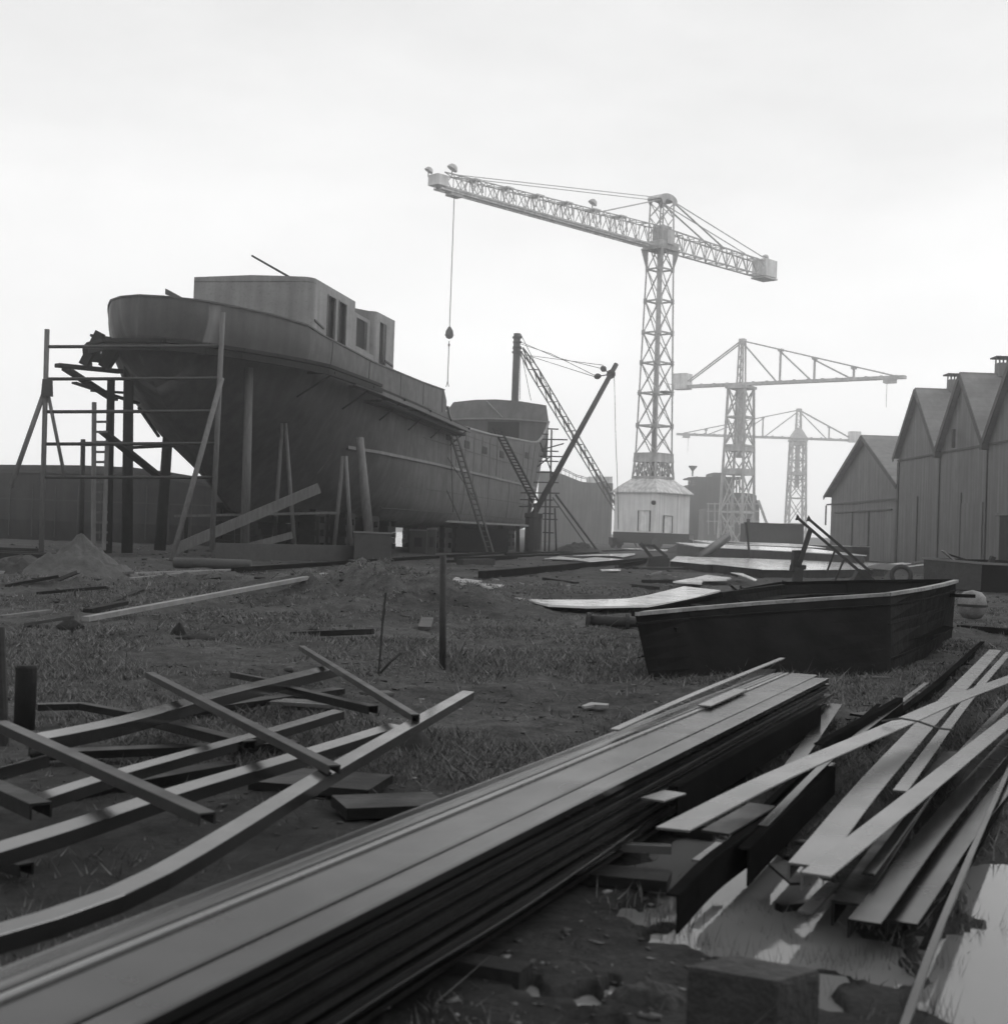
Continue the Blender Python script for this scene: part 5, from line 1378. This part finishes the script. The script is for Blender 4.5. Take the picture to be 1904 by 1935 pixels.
mb.grid([[V(x0 * (D_ + 3.2) / D_ + .3, D_ + 3.2, 0), V(x0 + .1, D_ + .8, 0), V(x1, D_, 0), V(x2, D_ + .4, 0)], [V(x0 * (D_ + 3.2) / D_ + .2, D_ + 3.2, zt), V(x0, D_ + .8, zt), V(x1, D_ - .05, zt - .1), V(x2, D_ + .35, zt - .15)]])
x0b = x0 * (D_ + 3.2) / D_ + .2
mb.grid([[V(x0b, D_ + 3.2, zt), V(x2, D_ + 4, zt)], [V(x0b, D_ + 3.2, 0), V(x2, D_ + 4, 0)]])
mb.build('hull', MT['boatside'], bt)
mb = MB(); mb.prism([V(x0 + .02, D_ + .76, .05), V(x1 - .02, D_ - .05, .05), V(x1 - .02, D_ - .1, zt - .15), V(x0 - .02, D_ + .74, zt - .05)], V(.01, .03, 0)); mb.build('bow_plate', MT['concrete'], bt)
mb = MB(); mb.beam(V(x0 - .05, D_ + .78, zt), V(x1, D_ - .08, zt - .1), .12, .08); mb.beam(V(x1, D_ - .08, zt - .1), V(x2, D_ + .32, zt - .15), .12, .08); mb.build('gunwale', MT['strake'], bt)
mb = MB(); mb.beam(P(1779, 1040, D_ + 1), P(1806, 1062, D_ + 1), .22, .05); solo(mb, 'plank', MT['palewood'], 'pale plank sticking up from the barge at the right edge', 'plank')
mb = MB(); mb.beam(P(1786, 1046, D_ + 1.4), P(1830, 1060, D_ + 1.4), .18, .05); solo(mb, 'plank', MT['darkwood'], 'dark plank lying across the barge at the right edge', 'plank')
mb = MB(); mb.beam(P(1876, 1052, D_ + .4), P(1870, 1066, D_ + .4), .22, .15); solo(mb, 'mooring_bitt', MT['iron'], 'small dark bitt standing on the right barge', 'bitt')
fl_ = G(1842, 1172); fr0 = .29
fb = thing('mooring_float', V(fl_.x, fl_.y, 0), 'round pale-topped float lying right of the boat stern', 'float')
mb = MB(); mb.lathe(V(fl_.x, fl_.y + .2, .0), [(.01, 0), (.2, .04), (.27, .16), (.3, .32), (.27, .48), (.18, .58), (.01, .62)], 18); mb.build('float_body', MT['float_'], fb, smooth=True)
mb = MB(); mb.lathe(V(fl_.x, fl_.y + .2, .27), [(.29, 0), (.315, .01), (.315, .05), (.29, .06)], 18); mb.build('band', MT['iron'], fb)
ground_bar((1815, 1190), (1960, 1206), .2, .1, 'bar2', 'grey bar on the ground below the float')

# ------------------------------------------------------------------ the dark workboat
BT = thing('workboat', G(1228, 1285), 'black open steel workboat lying on the grass, pointed bow towards us', 'boat')
zb0 = 0.0
stem_b = G(1228, 1290, 0); D0 = stem_b.y
stem_t = P(1199, 1160, D0 - .12)
# gunwale outline near side then far side (pixel, height)
near = [(1199, 1160, None), (1422, 1141, .80), (1560, 1131, .88), (1678, 1122, .95), (1742, 1112, 1.02), (1806, 1098, 1.12)]
def onz(x, y, z): return G(x, y, z)
NG = [stem_t, onz(1300, 1151, .71), onz(1422, 1140.5, .77), onz(1560, 1131, .84), onz(1678, 1123, .91), onz(1742, 1113, .96), onz(1785, 1104, 1.0), onz(1806, 1098, 1.02)]
NBp = [(1228, 1287), (1310, 1287), (1430, 1285), (1560, 1281), (1678, 1278), (1738, 1248), (1778, 1222), (1798, 1205)]
NB = [G(x, y, 0) for x, y in NBp]; NB[0] = stem_b
FG = [stem_t, onz(1300, 1138, .71), onz(1362, 1124, .74), onz(1474, 1102.5, .80), onz(1600, 1099.5, .86), onz(1720, 1098, .95), onz(1806, 1097, 1.02)]
def side_rows(gt, bt_):
    rows = []
    for a, b in zip(gt, bt_):
        rows.append([b.lerp(a, k / 6) + V(0, 0, 0) for k in range(-1, 7)])
    return rows
def resample(pts, n_):
    L_ = [0]
    for a, b in zip(pts, pts[1:]): L_.append(L_[-1] + (b - a).length)
    out = []
    for q in np.linspace(0, L_[-1], n_): out.append(Vector([float(np.interp(q, L_, [p[i] for p in pts])) for i in range(3)]))
    return out
k4 = 4
mb = MB(); mb.grid(side_rows(NG[:5], NB[:5])); mb.build('bow_side', MT['boat'], BT)
mb = MB(); mb.grid(side_rows(NG[4:], NB[4:])); mb.build('stern_side', MT['boatside'], BT)
FB = [V(p.x * .96 + .1, p.y * .97, 0) for p in FG]; FB[0] = stem_b; FG[-1] = NG[-1].copy(); FB[-1] = NB[-1].copy()
mb = MB(); mb.grid(side_rows(FG, FB)); mb.build('far_side', MT['boatside'], BT)
mb = MB()
for a, b in zip(NG, NG[1:]): mb.beam(a, b, .07, .04)
mb.build('gunwale', MT['gunwale'], BT)
mb = MB()
for a, b in zip(FG, FG[1:]): mb.beam(a, b, .07, .05)
mb.build('gunwale', MT['bar2'], BT)
# floor inside, inner ledge, rubbing strips
cN = resample(NG, 14); cF = resample(FG, 14)
mb = MB(); mb.grid([[V(a.x, a.y, a.z * .35), V(b.x, b.y, b.z * .35)] for a, b in zip(cN, cF)]); mb.build('bottom_boards', MT['boat'], BT)
mb = MB()
for a, b in zip(cF[1:], cF[2:]): mb.beam(a + V(.05, -.25, -.2), b + V(.05, -.25, -.2), .3, .05)
mb.build('inner_ledge', MT['boatside'], BT)
mb = MB()
for u, w in ((.86, .02), (.62, .014), (.2, .02)):
    src = [b.lerp(a, u) + V(.0, -.012, 0) for a, b in zip(NG, NB)]
    lst = src if u == .86 else src[4:]
    for a, b in zip(lst, lst[1:]): mb.beam(a, b, w * 1.4, w)
mb.build('rubbing_strip', MT['boatside'], BT)
mb = MB(); a = NB[4].lerp(NG[4], .0) + V(0, -.012, 0); b = NG[4] + V(0, -.012, -.04); mb.beam(a, b, .05, .03); mb.build('side_seam', MT['boatside'], BT)
mb = MB(); mb.beam(cN[3] + V(.1, .0, -.05), cF[3] + V(0, 0, -.05), .16, .05)
mb.beam(P(1362, 1124, cF[3].y), P(1480, 1108, cF[5].y) , .05, .06); mb.build('thwart', MT['boatside'], BT)
mb = MB()
p0 = onz(1378, 1140, .6)
for k in range(9):
    a = k * .9; mb.path([p0 + V(.25 * math.cos(a), .4 * math.sin(a * 1.3), .02 * k), p0 + V(.25 * math.cos(a + .9), .4 * math.sin(1.3 * a + 1.2), .03 * k + .03)], .018)
solo(mb, 'chain_heap', MT['iron'], 'tangled dark chain lying in the bow of the workboat', 'chain')

# ------------------------------------------------------------------ steel sections
def sweep(pts, prof, lat=None, tilt=0.0):
    """sweep a closed cross-section (list of (s, u)) along pts"""
    rows = []
    for i, p in enumerate(pts):
        d = (pts[min(i + 1, len(pts) - 1)] - pts[max(i - 1, 0)]).normalized()
        s = d.cross(V(0, 0, 1)).normalized(); u = s.cross(d).normalized()
        s2 = s * math.cos(tilt) + u * math.sin(tilt); u2 = u * math.cos(tilt) - s * math.sin(tilt)
        rows.append([p + s2 * a + u2 * b for a, b in prof])
    mb = MB(); mb.grid(rows, True)
    k = len(prof)
    mb.add(rows[0], [tuple(range(k))]); mb.add(rows[-1], [tuple(range(k - 1, -1, -1))])
    return mb
def p_flat(w, t): return [(-w / 2, -t), (w / 2, -t), (w / 2, 0), (-w / 2, 0)]
def p_angle(w, h, t, side=1):      # flange on top, web hanging down on the side 's'
    q = [(-w / 2, 0), (-w / 2, -t), (w / 2 - t, -t), (w / 2 - t, -h), (w / 2, -h), (w / 2, 0)]
    return [(a * side, b) for a, b in q]
def p_chan(w, h, t): return [(-w / 2, 0), (-w / 2, -h), (-w / 2 + t, -h), (-w / 2 + t, -t), (w / 2 - t, -t), (w / 2 - t, -h), (w / 2, -h), (w / 2, 0)]
def bez(pix, n_=14):
    """pix: list of (x, y, z) photo pixel + real height -> smooth polyline"""
    pts = [G(x, y, z) for x, y, z in pix]
    if len(pts) == 2: return [pts[0].lerp(pts[1], k / n_) for k in range(n_ + 1)]
    e = [pts[0] * 2 - pts[1]] + pts + [pts[-1] * 2 - pts[-2]]; out = []
    for i in range(1, len(e) - 2):
        for k in range(10):
            t = k / 10; a, b, c, d = e[i - 1:i + 3]
            out.append(.5 * (2 * b + (c - a) * t + (2 * a - 5 * b + 4 * c - d) * t * t + (3 * b - a - 3 * c + d) * t ** 3))
    return resample(out + [pts[-1]], n_ + 10)
def sect(pix, prof, m, lab, tilt=0.0, name='steel_section', cat='steel bar', group=None):
    return solo(sweep(bez(pix), prof, tilt=tilt), name, MT[m], lab, cat, group, bevel=.002)

# grid of bars at the left (each bar lies on the ones below it)
sect([(885, 1306, .30), (748, 1383, .31), (612, 1460, .31), (343, 1622, .30), (170, 1703, .29), (-60, 1772, .28)], p_angle(.09, .06, .008, -1), 'barg', 'longest bar of the beam grid, bending across its front down to the left edge', .05)
sect([(630, 1259, .26), (414, 1310, .27), (229, 1360, .28), (40, 1398, .28)], p_angle(.13, .08, .01, -1), 'barg', 'pale-topped beam along the back of the beam grid', .08)
sect([(640, 1342, .16), (517, 1378, .17), (234, 1456, .18), (60, 1510, .18)], p_angle(.09, .06, .01, -1), 'barg', 'pale beam through the middle of the beam grid', .08)
sect([(748, 1369, .22), (595, 1416, .22), (336, 1492, .21), (130, 1560, .2), (-40, 1612, .2)], p_angle(.105, .065, .01, -1), 'barg', 'long pale beam behind the bent front bar, meeting its right end', .08)
sect([(-20, 1456, .2), (95, 1424, .2)], p_angle(.04, .07, .01, -1), 'bar', 'short narrow pale bar at the left edge inside the grid', .2)
sect([(232, 1383, .12), (272, 1368, .12)], p_flat(.07, .012), 'barp', 'tiny bright flat inside the beam grid')
sect([(283, 1270, .37), (632, 1446, .36)], p_chan(.062, .045, .008), 'barm', 'dark grey channel crossing the middle of the beam grid')
sect([(0, 1362, .37), (392, 1536, .33)], p_chan(.075, .05, .008), 'barm', 'dark grey channel crossing the left of the beam grid')
sect([(570, 1220, .33), (785, 1350, .35)], p_chan(.055, .045, .008), 'barm', 'dark grey channel crossing the right end of the beam grid')
sect([(530, 1293, .2), (705, 1334, .2)], p_chan(.085, .06, .01), 'bard', 'short dark channel at the back right inside the grid')
sect([(290, 1355, .17), (472, 1400, .17)], p_chan(.1, .06, .01), 'bard', 'short dark channel in the centre of the grid')
sect([(-30, 1470, .24), (78, 1517, .24)], p_chan(.1, .07, .01), 'bard', 'dark channel end at the left edge of the grid')
sect([(155, 1328, .14), (250, 1345, .12)], p_chan(.08, .05, .01), 'bard', 'short dark channel behind the back beam')
sect([(440, 1270, .13), (545, 1290, .14)], p_chan(.06, .05, .01), 'bard', 'short dark bar poking out behind the back beam')
sect([(-30, 1608, .1), (50, 1632, .1)], p_chan(.07, .05, .01), 'bard', 'small dark bar end low at the left edge')
sect([(70, 1330, .06), (160, 1328, .06)], p_flat(.1, .05), 'bard', 'dark plank beside the short thick post')
sect([(520, 1322, .05), (650, 1330, .05)], p_flat(.25, .03), 'barp', 'pale plate on the ground under the short dark channel')
sect([(500, 1462, .05), (720, 1478, .05)], p_flat(.5, .05), 'bard', 'dark flat board in the mud before the beam grid')
sect([(640, 1515, .06), (830, 1508, .06)], p_flat(.35, .06), 'bard', 'dark board half sunk between grid and section stack')
for k, (p, q) in enumerate((((60, 1420), (560, 1400)), ((100, 1500), (430, 1440)), ((350, 1340), (640, 1300)))):
    sect([(p[0], p[1], .06), (q[0], q[1], .06)], p_chan(.14, .05, .012), 'bard', ('lowest dark bar at the left under the grid', 'lowest dark bar at the front under the grid', 'lowest dark bar at the back under the grid')[k])
lump((782, 1405), .13, .12, 'iron', 'dark hollow drum end under the tip of the front bar', 'drum', 12, 'drum_end')

# the long stack of ship sections running from the lower left to the boat
sdir = Vector((2.80, 6.55, 0)).normalized(); sper = Vector((sdir.y, -sdir.x, 0))
o0 = G(857, 1489, .35); o0.z = 0
def stk(s, c, z): return o0 + sdir * s + sper * c + V(0, 0, z)
def sag(s): return -.012 * math.sin(s * .9) - .0
def long_section(c0_, c1_, z, th, s0, s1, m, lab, lip=0.0, dr=0.0, grp=None, wob=0):
    pts = []
    rows = []
    for s in np.linspace(s0, s1, 40):
        k = wob * math.sin(s * 1.3 + c0_ * 9)
        rows.append([stk(s, c0_ + k, z - th), stk(s, c1_ + k, z - th + dr), stk(s, c1_ + k, z + dr), stk(s, c1_ - .015 + k, z + dr + lip), stk(s, c0_ + .015 + k, z + lip * .6), stk(s, c0_ + k, z)])
    mb = MB(); mb.grid(rows, True); kk = 6; mb.add(rows[0], [tuple(range(kk))]); mb.add(rows[-1], [tuple(range(kk))])
    return solo(mb, 'steel_section', MT[m], lab, 'steel section', grp)
GS = 'long steel sections in the foreground stack'
TOPS = ((0.0, .125, .326, 'bar', 'leftmost'), (.1255, .178, .3485, 'bar', 'second from the left'), (.1785, .21, .344, 'bar2', 'dark sunken'), (.211, .246, .36, 'barp', 'narrow bright raised'),
        (.2465, .474, .352, 'bar', 'broad flat'), (.4785, .605, .347, 'bar', 'rightmost'))
for k, (c0_, c1_, z_, m_, w_) in enumerate(TOPS):
    long_section(c0_, c1_, z_, .03, -5.5, 6.3 + .12 * math.sin(k * 2.1), m_, w_ + ' section on top of the long foreground stack', dr=.022 if k == 0 else .003 * math.sin(k * 3), lip=.002, grp=GS, wob=.0015)
zc = .306
for k in range(10):
    off = (.0, .014, -.006, .022, .004, .02, .0, .028, .006, .012)[k]
    long_section(.02 - .01 * (k % 2), .61 + off, zc, .02, -5.5, 6.2 - .12 * (k % 3), 'bard' if k % 2 else 'bar', 'section of the dark layered side of the long stack, layer %s from the top' % ('second', 'third', 'fourth', 'fifth', 'sixth', 'seventh', 'eighth', 'ninth', 'tenth', 'lowest')[k], grp=GS, wob=.004)
    zc -= .0295
sect([(1478, 1243, .40), (1320, 1307, .40), (1160, 1378, .4)], p_flat(.05, .012), 'barp', 'thin bright strip lying along the top left of the long stack')
sect([(1400, 1302, .38), (1330, 1333, .38)], p_flat(.09, .01), 'barp', 'short bright flat lying loose on top of the long stack')
sect([(1256, 1520, .12), (1010, 1690, .12), (760, 1843, .12), (600, 1945, .12)], p_angle(.055, .06, .01), 'bar', 'single thin bar running parallel to the stack along its right foot', .1)
for s in (-1.2, 1.4, 4.2):
    mb = MB(); mb.beam(stk(s, -.1, -.01), stk(s, .85, -.01), .12, .07)
    tag(solo(mb, 'dunnage', MT['darkwood'], 'dark timber bearer under the long section stack', 'bearer', 'bearers under the section stack'))

# pile of flats and angles at the right
sect([(1934, 1272, .42), (1800, 1322, .40), (1690, 1370, .37), (1470, 1465, .34), (1270, 1566, .30)], p_flat(.15, .01), 'barp', 'longest pale flat crossing over the right-hand pile', -.05)
sect([(1880, 1228, .2), (1700, 1420, .22), (1522, 1634, .2)], p_angle(.145, .07, .01), 'barp', 'wide pale flat left of the crossing flats, its near end by the puddle', 0)
sect([(1930, 1340, .26), (1760, 1478, .26), (1540, 1652, .24)], p_angle(.115, .07, .01), 'barp', 'pale flat converging on the wide flat at the puddle', 0)
sect([(1906, 1232, .2), (1830, 1320, .2), (1700, 1494, .22)], p_flat(.075, .01), 'barp', 'narrow pale flat between the two converging flats')
sect([(1856, 1212, .12), (1770, 1290, .12), (1650, 1380, .12)], p_angle(.07, .14, .012), 'bar2', 'thin dark angle at the far left of the right-hand pile')
sect([(1950, 1352, .1), (1790, 1536, .12), (1632, 1741, .12)], p_angle(.12, .07, .01), 'bar', 'grey flat with near end at the muddy edge, left of a parallel one')
sect([(1990, 1380, .06), (1850, 1540, .06), (1702, 1742, .07)], p_angle(.12, .07, .01), 'bar', 'half-buried grey flat farthest right of the wide ones')
sect([(1945, 1370, .12), (1904, 1456, .1), (1790, 1715, .08), (1712, 1925, .06), (1690, 1990, .06)], p_flat(.03, .015), 'bar', 'long thin strip along the puddle at the right edge')
sect([(1545, 1405, .28), (1700, 1318, .28)], p_angle(.05, .14, .01), 'bar2', 'far half of the dark upright angle beside the stack')
sect([(1272, 1486, .27), (1420, 1402, .28), (1545, 1405 - 71, .28)], p_angle(.05, .17, .01), 'bar2', 'dark upright angle with a pale end beside the stack')
sect([(1232, 1510, .27), (1275, 1496, .27)], p_flat(.12, .01), 'barp', 'small pale triangular flat end beside the upright angle')
sect([(1405, 1602, .2), (1480, 1530, .22), (1570, 1448, .22)], p_angle(.05, .16, .01), 'bar2', 'dark upright angle standing in the puddle beneath the longest flat')
sect([(1270, 1690, .16), (1350, 1612, .2), (1450, 1545, .2)], p_angle(.05, .15, .01), 'bar2', 'dark upright angle at the left shore of the puddle')
sect([(1375, 1625, .1), (1460, 1535, .12), (1560, 1440, .12)], p_flat(.12, .01), 'bar', 'grey flat lying low beside the upright angle in the puddle')
sect([(1350, 1572, .2), (1440, 1520, .22)], p_flat(.13, .012), 'barm', 'short grey flat under the near end of the longest flat')
sect([(1480, 1470, .15), (1580, 1330, .15)], p_flat(.1, .01), 'bar', 'grey flat running back towards the boat from the longest flat')
sect([(1600, 1705, .1), (1720, 1530, .12), (1800, 1420, .12)], p_angle(.12, .1, .012, -1), 'bard', 'dark angle between the converging flats and the grey flats')
sect([(1157, 1592, .07), (1268, 1597, .07)], p_flat(.05, .04), 'barp', 'short pale stick under the near end of the longest flat')
sect([(1316, 1625, .1), (1360, 1592, .1)], p_flat(.045, .01), 'barp', 'bright scrap left of the puddle beneath the flats')
sect([(1100, 1640, .03), (1265, 1655, .03)], p_flat(.2, .05), 'bard', 'dark board in the mud beside the thin parallel bar')
sect([(1470, 1632, .09), (1512, 1668, .08)], p_flat(.09, .012), 'bard', 'dark broken flat end sticking into the puddle')
sect([(1470, 1708, -.02), (1530, 1703, -.02)], p_flat(.05, .03), 'bard', 'dark wooden scrap floating in the puddle')
sect([(1520, 1722, .02), (1575, 1668, .04)], p_flat(.06, .01), 'barp', 'bright bent scrap at the right shore of the puddle')
sect([(1480, 1240, .1), (1330, 1350, .1)], p_flat(.2, .02), 'bard', 'dark plate in the shade between the boat and the stack')
sect([(1620, 1350, .08), (1700, 1340, .08)], p_flat(.15, .02), 'bard', 'dark plate scrap before the boat stern')
sect([(1645, 1278, .12), (1682, 1279, .12)], p_flat(.06, .02), 'barp', 'small pale chip under the boat seam')
sect([(1930, 1300, .2), (1800, 1440, .2), (1640, 1650, .17)], p_flat(.05, .01), 'bar', 'thin grey strip in the gap right of the pale crossing flats')
sect([(1950, 1410, .05), (1850, 1590, .05), (1745, 1790, .05)], p_flat(.035, .012), 'bar2', 'thin dark strip in the mud just left of the long puddle strip')
sect([(1750, 1290, .24), (1600, 1405, .24), (1440, 1560, .22)], p_flat(.045, .01), 'bar', 'thin grey strip slipping under the longest flat towards the puddle')
sect([(1660, 1330, .16), (1500, 1470, .16), (1330, 1640, .12)], p_angle(.04, .05, .008), 'bar2', 'thin dark angle lying under the longest flat near its middle')
# wire loop and tarred knot on the right pile
mb = MB(); c = G(1700, 1372, .37)
mb.path([c + V(-.1, .05, .02), c + V(0, -.02, .05), c + V(.12, .02, .03), c + V(.2, -.12, .01), c + V(.3, -.1, .0)], .007)
solo(mb, 'wire_twist', MT['rope'], 'bit of dark twisted wire on the longest flat', 'wire')

# foreground block, set on edge in a heap of wet earth
bl_, bn, br_ = G(1296, 1826, .2), G(1468, 1856, .2), G(1551, 1833, .2)
bb = bl_ + br_ - bn
mb = MB(); q4 = [bl_, bn, br_, bb]; cc = sum(q4, V(0, 0, 0)) / 4
rows = [[V(p.x, p.y, -.12) for p in q4], [V(p.x, p.y, .185) for p in q4], [V(p.x * .97 + cc.x * .03, p.y * .97 + cc.y * .03, .2) for p in q4]]
mb.grid(rows, True); mb.add(rows[-1], [(0, 1, 2, 3)])
solo(mb, 'concrete_block', MT['clod'], 'blurred low wide dark block at the very bottom, nearest the camera', 'block', bevel=.006)
heap((1230, 1880), .2, .15, .16, 'clod', 'low heap of wet earth at the bottom, left of the nearest block', 'earth heap', 'earth_heap', 21, 2.0)

# ------------------------------------------------------------------ grass (nobody could count it)
def grass():
    n_ = 150000
    u = RNG.random(n_); D = 2.4 * (42 / 2.4) ** (u ** 0.85)
    th = np.radians(RNG.uniform(-23, 23, n_))
    x = D * np.tan(th); y = D
    keep = RNG.random(n_) < np.clip(.33 + 2.4 * fbm(x * .55, y * .55, 4), .03, 1)
    pm = pudmask(x, y)
    keep &= (pm < .2) | (RNG.random(n_) < np.where(pm < .75, .12, .03))
    keep &= RNG.random(n_) > mud(x, y) * .86
    # not inside the boat or beneath the big stack
    s_ = (x - o0.x) * sper.x + (y - o0.y) * sper.y; l_ = (x - o0.x) * sdir.x + (y - o0.y) * sdir.y
    keep &= ~((s_ > -.02) & (s_ < .66) & (l_ < 6.3))
    x, y, D = x[keep], y[keep], D[keep]
    z = gz(x, y)
    m_ = len(x); nbld = 4
    X_ = np.repeat(x, nbld) + RNG.normal(0, .022, m_ * nbld) * np.repeat(1 + D / 14, nbld); Y_ = np.repeat(y, nbld) + RNG.normal(0, .022, m_ * nbld) * np.repeat(1 + D / 14, nbld)
    Z_ = np.repeat(z, nbld); DD = np.repeat(D, nbld)
    h = RNG.gamma(2.6, .0095, m_ * nbld) * np.clip(.45 + DD / 14, .6, 1) * np.clip(1 + 1.6 * fbm(X_ * 1.3, Y_ * 1.3, 3), .35, 2.4) + .012
    tall = RNG.random(m_ * nbld) < .006; h[tall] *= 3.5
    a = RNG.uniform(0, 2 * np.pi, m_ * nbld); w = (.0012 + .0011 * DD / 3) * RNG.uniform(.7, 1.5, m_ * nbld)
    lean = h * RNG.uniform(.3, 1.8, m_ * nbld); la = RNG.uniform(0, 2 * np.pi, m_ * nbld)
    p0 = np.stack([X_ - np.cos(a) * w, Y_ - np.sin(a) * w, Z_ - .01], -1); p1 = np.stack([X_ + np.cos(a) * w, Y_ + np.sin(a) * w, Z_ - .01], -1)
    p2 = np.stack([X_ + lean * np.cos(la), Y_ + lean * np.sin(la), Z_ + h], -1)
    v = np.stack([p0, p1, p2], 1).reshape(-1, 3); f = np.arange(len(v)).reshape(-1, 3)
    me = fast_mesh('grass', v, f, 3)
    me.materials.append(MT['grass'])
    o = bpy.data.objects.new('grass', me); COL.objects.link(o); tag(o, kind='stuff')
def grass_mat():
    m = bpy.data.materials.new('dead_grass'); m.use_nodes = True
    t = m.node_tree; b = t.nodes['Principled BSDF']; g = t.nodes.new('ShaderNodeNewGeometry')
    r1 = t.nodes.new('ShaderNodeMapRange'); r1.inputs['To Min'].default_value = .045; r1.inputs['To Max'].default_value = .2
    t.links.new(g.outputs['Random Per Island'], r1.inputs[0]); t.links.new(r1.outputs[0], b.inputs['Base Color'])
    b.inputs['Roughness'].default_value = .8; b.inputs['Specular IOR Level'].default_value = .2
    return m
MT['grass'] = grass_mat()
grass()
# sedge tufts at the puddle and tall weeds before the boat
for k, (p, n_, h) in enumerate((((1335, 1705), 26, .07), ((1470, 1702), 40, .10), ((1425, 1745), 30, .07), ((1310, 1270), 16, .35), ((1245, 1720), 18, .08), ((1215, 1690), 14, .09))):
    c = G(*p); mb = MB(); zg = float(gz(c.x, c.y)); sp_ = .06 if k != 3 else .22
    for q in range(n_):
        a = random.random() * 6.28; bx = c.x + random.gauss(0, sp_ * 1.3); by = c.y + random.gauss(0, sp_)
        hh = h * random.uniform(.5, 1.2); w = .0022 if k != 3 else .004
        tip = V(bx + .4 * hh * math.cos(a), by + .4 * hh * math.sin(a), zg + hh)
        mid = V(bx + .12 * hh * math.cos(a), by + .12 * hh * math.sin(a), zg + hh * .55)
        mb.add([(bx - w, by, zg - .06), (bx + w, by, zg - .06), mid + V(w * .8, 0, 0), mid - V(w * .8, 0, 0), tip], [(0, 1, 2, 3), (3, 2, 4)])
    solo(mb, 'weed_tuft', MT['grass'], ('small dark sedge tuft in the left of the puddle', 'dense sedge tuft beside the floating scrap in the puddle', 'low sedge tuft in the near puddle', 'tall thin dry weeds before the workboat bow', 'small tuft at the puddle shore left of the upright angle', 'grass tuft in the mud by the dark board')[k], 'weeds')

def debris():      # chips, stones and scraps nobody could count
    n_ = 14000
    D = 2.8 * (75 / 2.8) ** (RNG.random(n_) ** .8); th = np.radians(RNG.uniform(-24, 24, n_))
    x = D * np.tan(th); y = D
    keep = (fbm(x * .5 + 31, y * .5, 3) > -.05) & (pudmask(x, y) < .5)
    s_ = (x - o0.x) * sper.x + (y - o0.y) * sper.y; l_ = (x - o0.x) * sdir.x + (y - o0.y) * sdir.y
    keep &= ~((s_ > -.02) & (s_ < .66) & (l_ < 6.4))
    x, y, D = x[keep], y[keep], D[keep]; z = gz(x, y); m_ = len(x)
    r = (RNG.gamma(1.3, .0036, m_) + .002) * (.45 + D / 14)
    u = RNG.normal(size=(m_, 8, 3)) * .25
    cube = np.array([(a, b, c) for c in (-1, 1) for (a, b) in ((-1, -1), (1, -1), (1, 1), (-1, 1))], float)
    asp = np.stack([RNG.uniform(.6, 2.2, m_), RNG.uniform(.5, 1.2, m_), RNG.uniform(.2, .6, m_)], -1)
    v = (cube[None] + u) * asp[:, None] * r[:, None, None]
    ca, sa = np.cos(RNG.uniform(0, 6.28, m_))[:, None], None
    t_ = RNG.uniform(0, 6.28, m_); ca, sa = np.cos(t_)[:, None], np.sin(t_)[:, None]
    vx = v[..., 0] * ca - v[..., 1] * sa + x[:, None]; vy = v[..., 0] * sa + v[..., 1] * ca + y[:, None]; vz = v[..., 2] + z[:, None] + .2 * r[:, None]
    vv = np.stack([vx, vy, vz], -1).reshape(-1, 3)
    f = np.array([(3, 2, 1, 0), (4, 5, 6, 7), (0, 1, 5, 4), (1, 2, 6, 5), (2, 3, 7, 6), (3, 0, 4, 7)])
    ff = (f[None] + (np.arange(m_) * 8)[:, None, None]).reshape(-1, 4)
    me = fast_mesh('yard_debris', vv, ff, 4)
    m = bpy.data.materials.new('debris_chips'); m.use_nodes = True; t = m.node_tree; b = t.nodes['Principled BSDF']
    g = t.nodes.new('ShaderNodeNewGeometry'); q = t.nodes.new('ShaderNodeMath'); q.operation = 'POWER'; q.inputs[1].default_value = 7
    r1 = t.nodes.new('ShaderNodeMapRange'); r1.inputs['To Min'].default_value = .018; r1.inputs['To Max'].default_value = .22
    t.links.new(g.outputs['Random Per Island'], q.inputs[0]); t.links.new(q.outputs[0], r1.inputs[0]); t.links.new(r1.outputs[0], b.inputs['Base Color'])
    b.inputs['Roughness'].default_value = .7
    me.materials.append(m)
    o = bpy.data.objects.new('yard_debris', me); COL.objects.link(o); tag(o, kind='stuff')
debris()

for p in ((1268, 1735), (1300, 1765), (1395, 1700), (1360, 1770), (1500, 1745), (1535, 1790), (1250, 1700), (1590, 1800), (1560, 1850), (1400, 1800), (1745, 1900), (1775, 1800), (1800, 1720), (1690, 1790)):
    c = G(*p); mb = MB(); zg = float(gz(c.x, c.y))
    for q in range(34):
        a = random.random() * 6.28; bx = c.x + random.gauss(0, .07); by = c.y + random.gauss(0, .05); hh = random.uniform(.02, .075) + .035; w = .0018
        mb.add([(bx - w, by, zg - .05), (bx + w, by, zg - .05), (bx + .5 * hh * math.cos(a), by + .5 * hh * math.sin(a), zg + hh)], [(0, 1, 2)])
    tag(solo(mb, 'grass_tuft', MT['clod'], 'small dark grass tuft growing at the edge of the puddle', 'grass tuft', 'grass tufts round the puddle'))

# ------------------------------------------------------------------ haze over the river and yard
hz = MB(); hz.box((0, 0, 23.5), 1240, 1240, 50)
hm = bpy.data.materials.new('haze'); hm.use_nodes = True
hn = hm.node_tree; hn.nodes.clear()
ho = hn.nodes.new('ShaderNodeOutputMaterial'); hv = hn.nodes.new('ShaderNodeVolumePrincipled')
hv.inputs['Color'].default_value = (1, 1, 1, 1); hv.inputs['Density'].default_value = 0.0014; hv.inputs['Anisotropy'].default_value = 0.85
hn.links.new(hv.outputs[0], ho.inputs['Volume'])
hob = hz.build('haze', hm); tag(hob, kind='stuff')
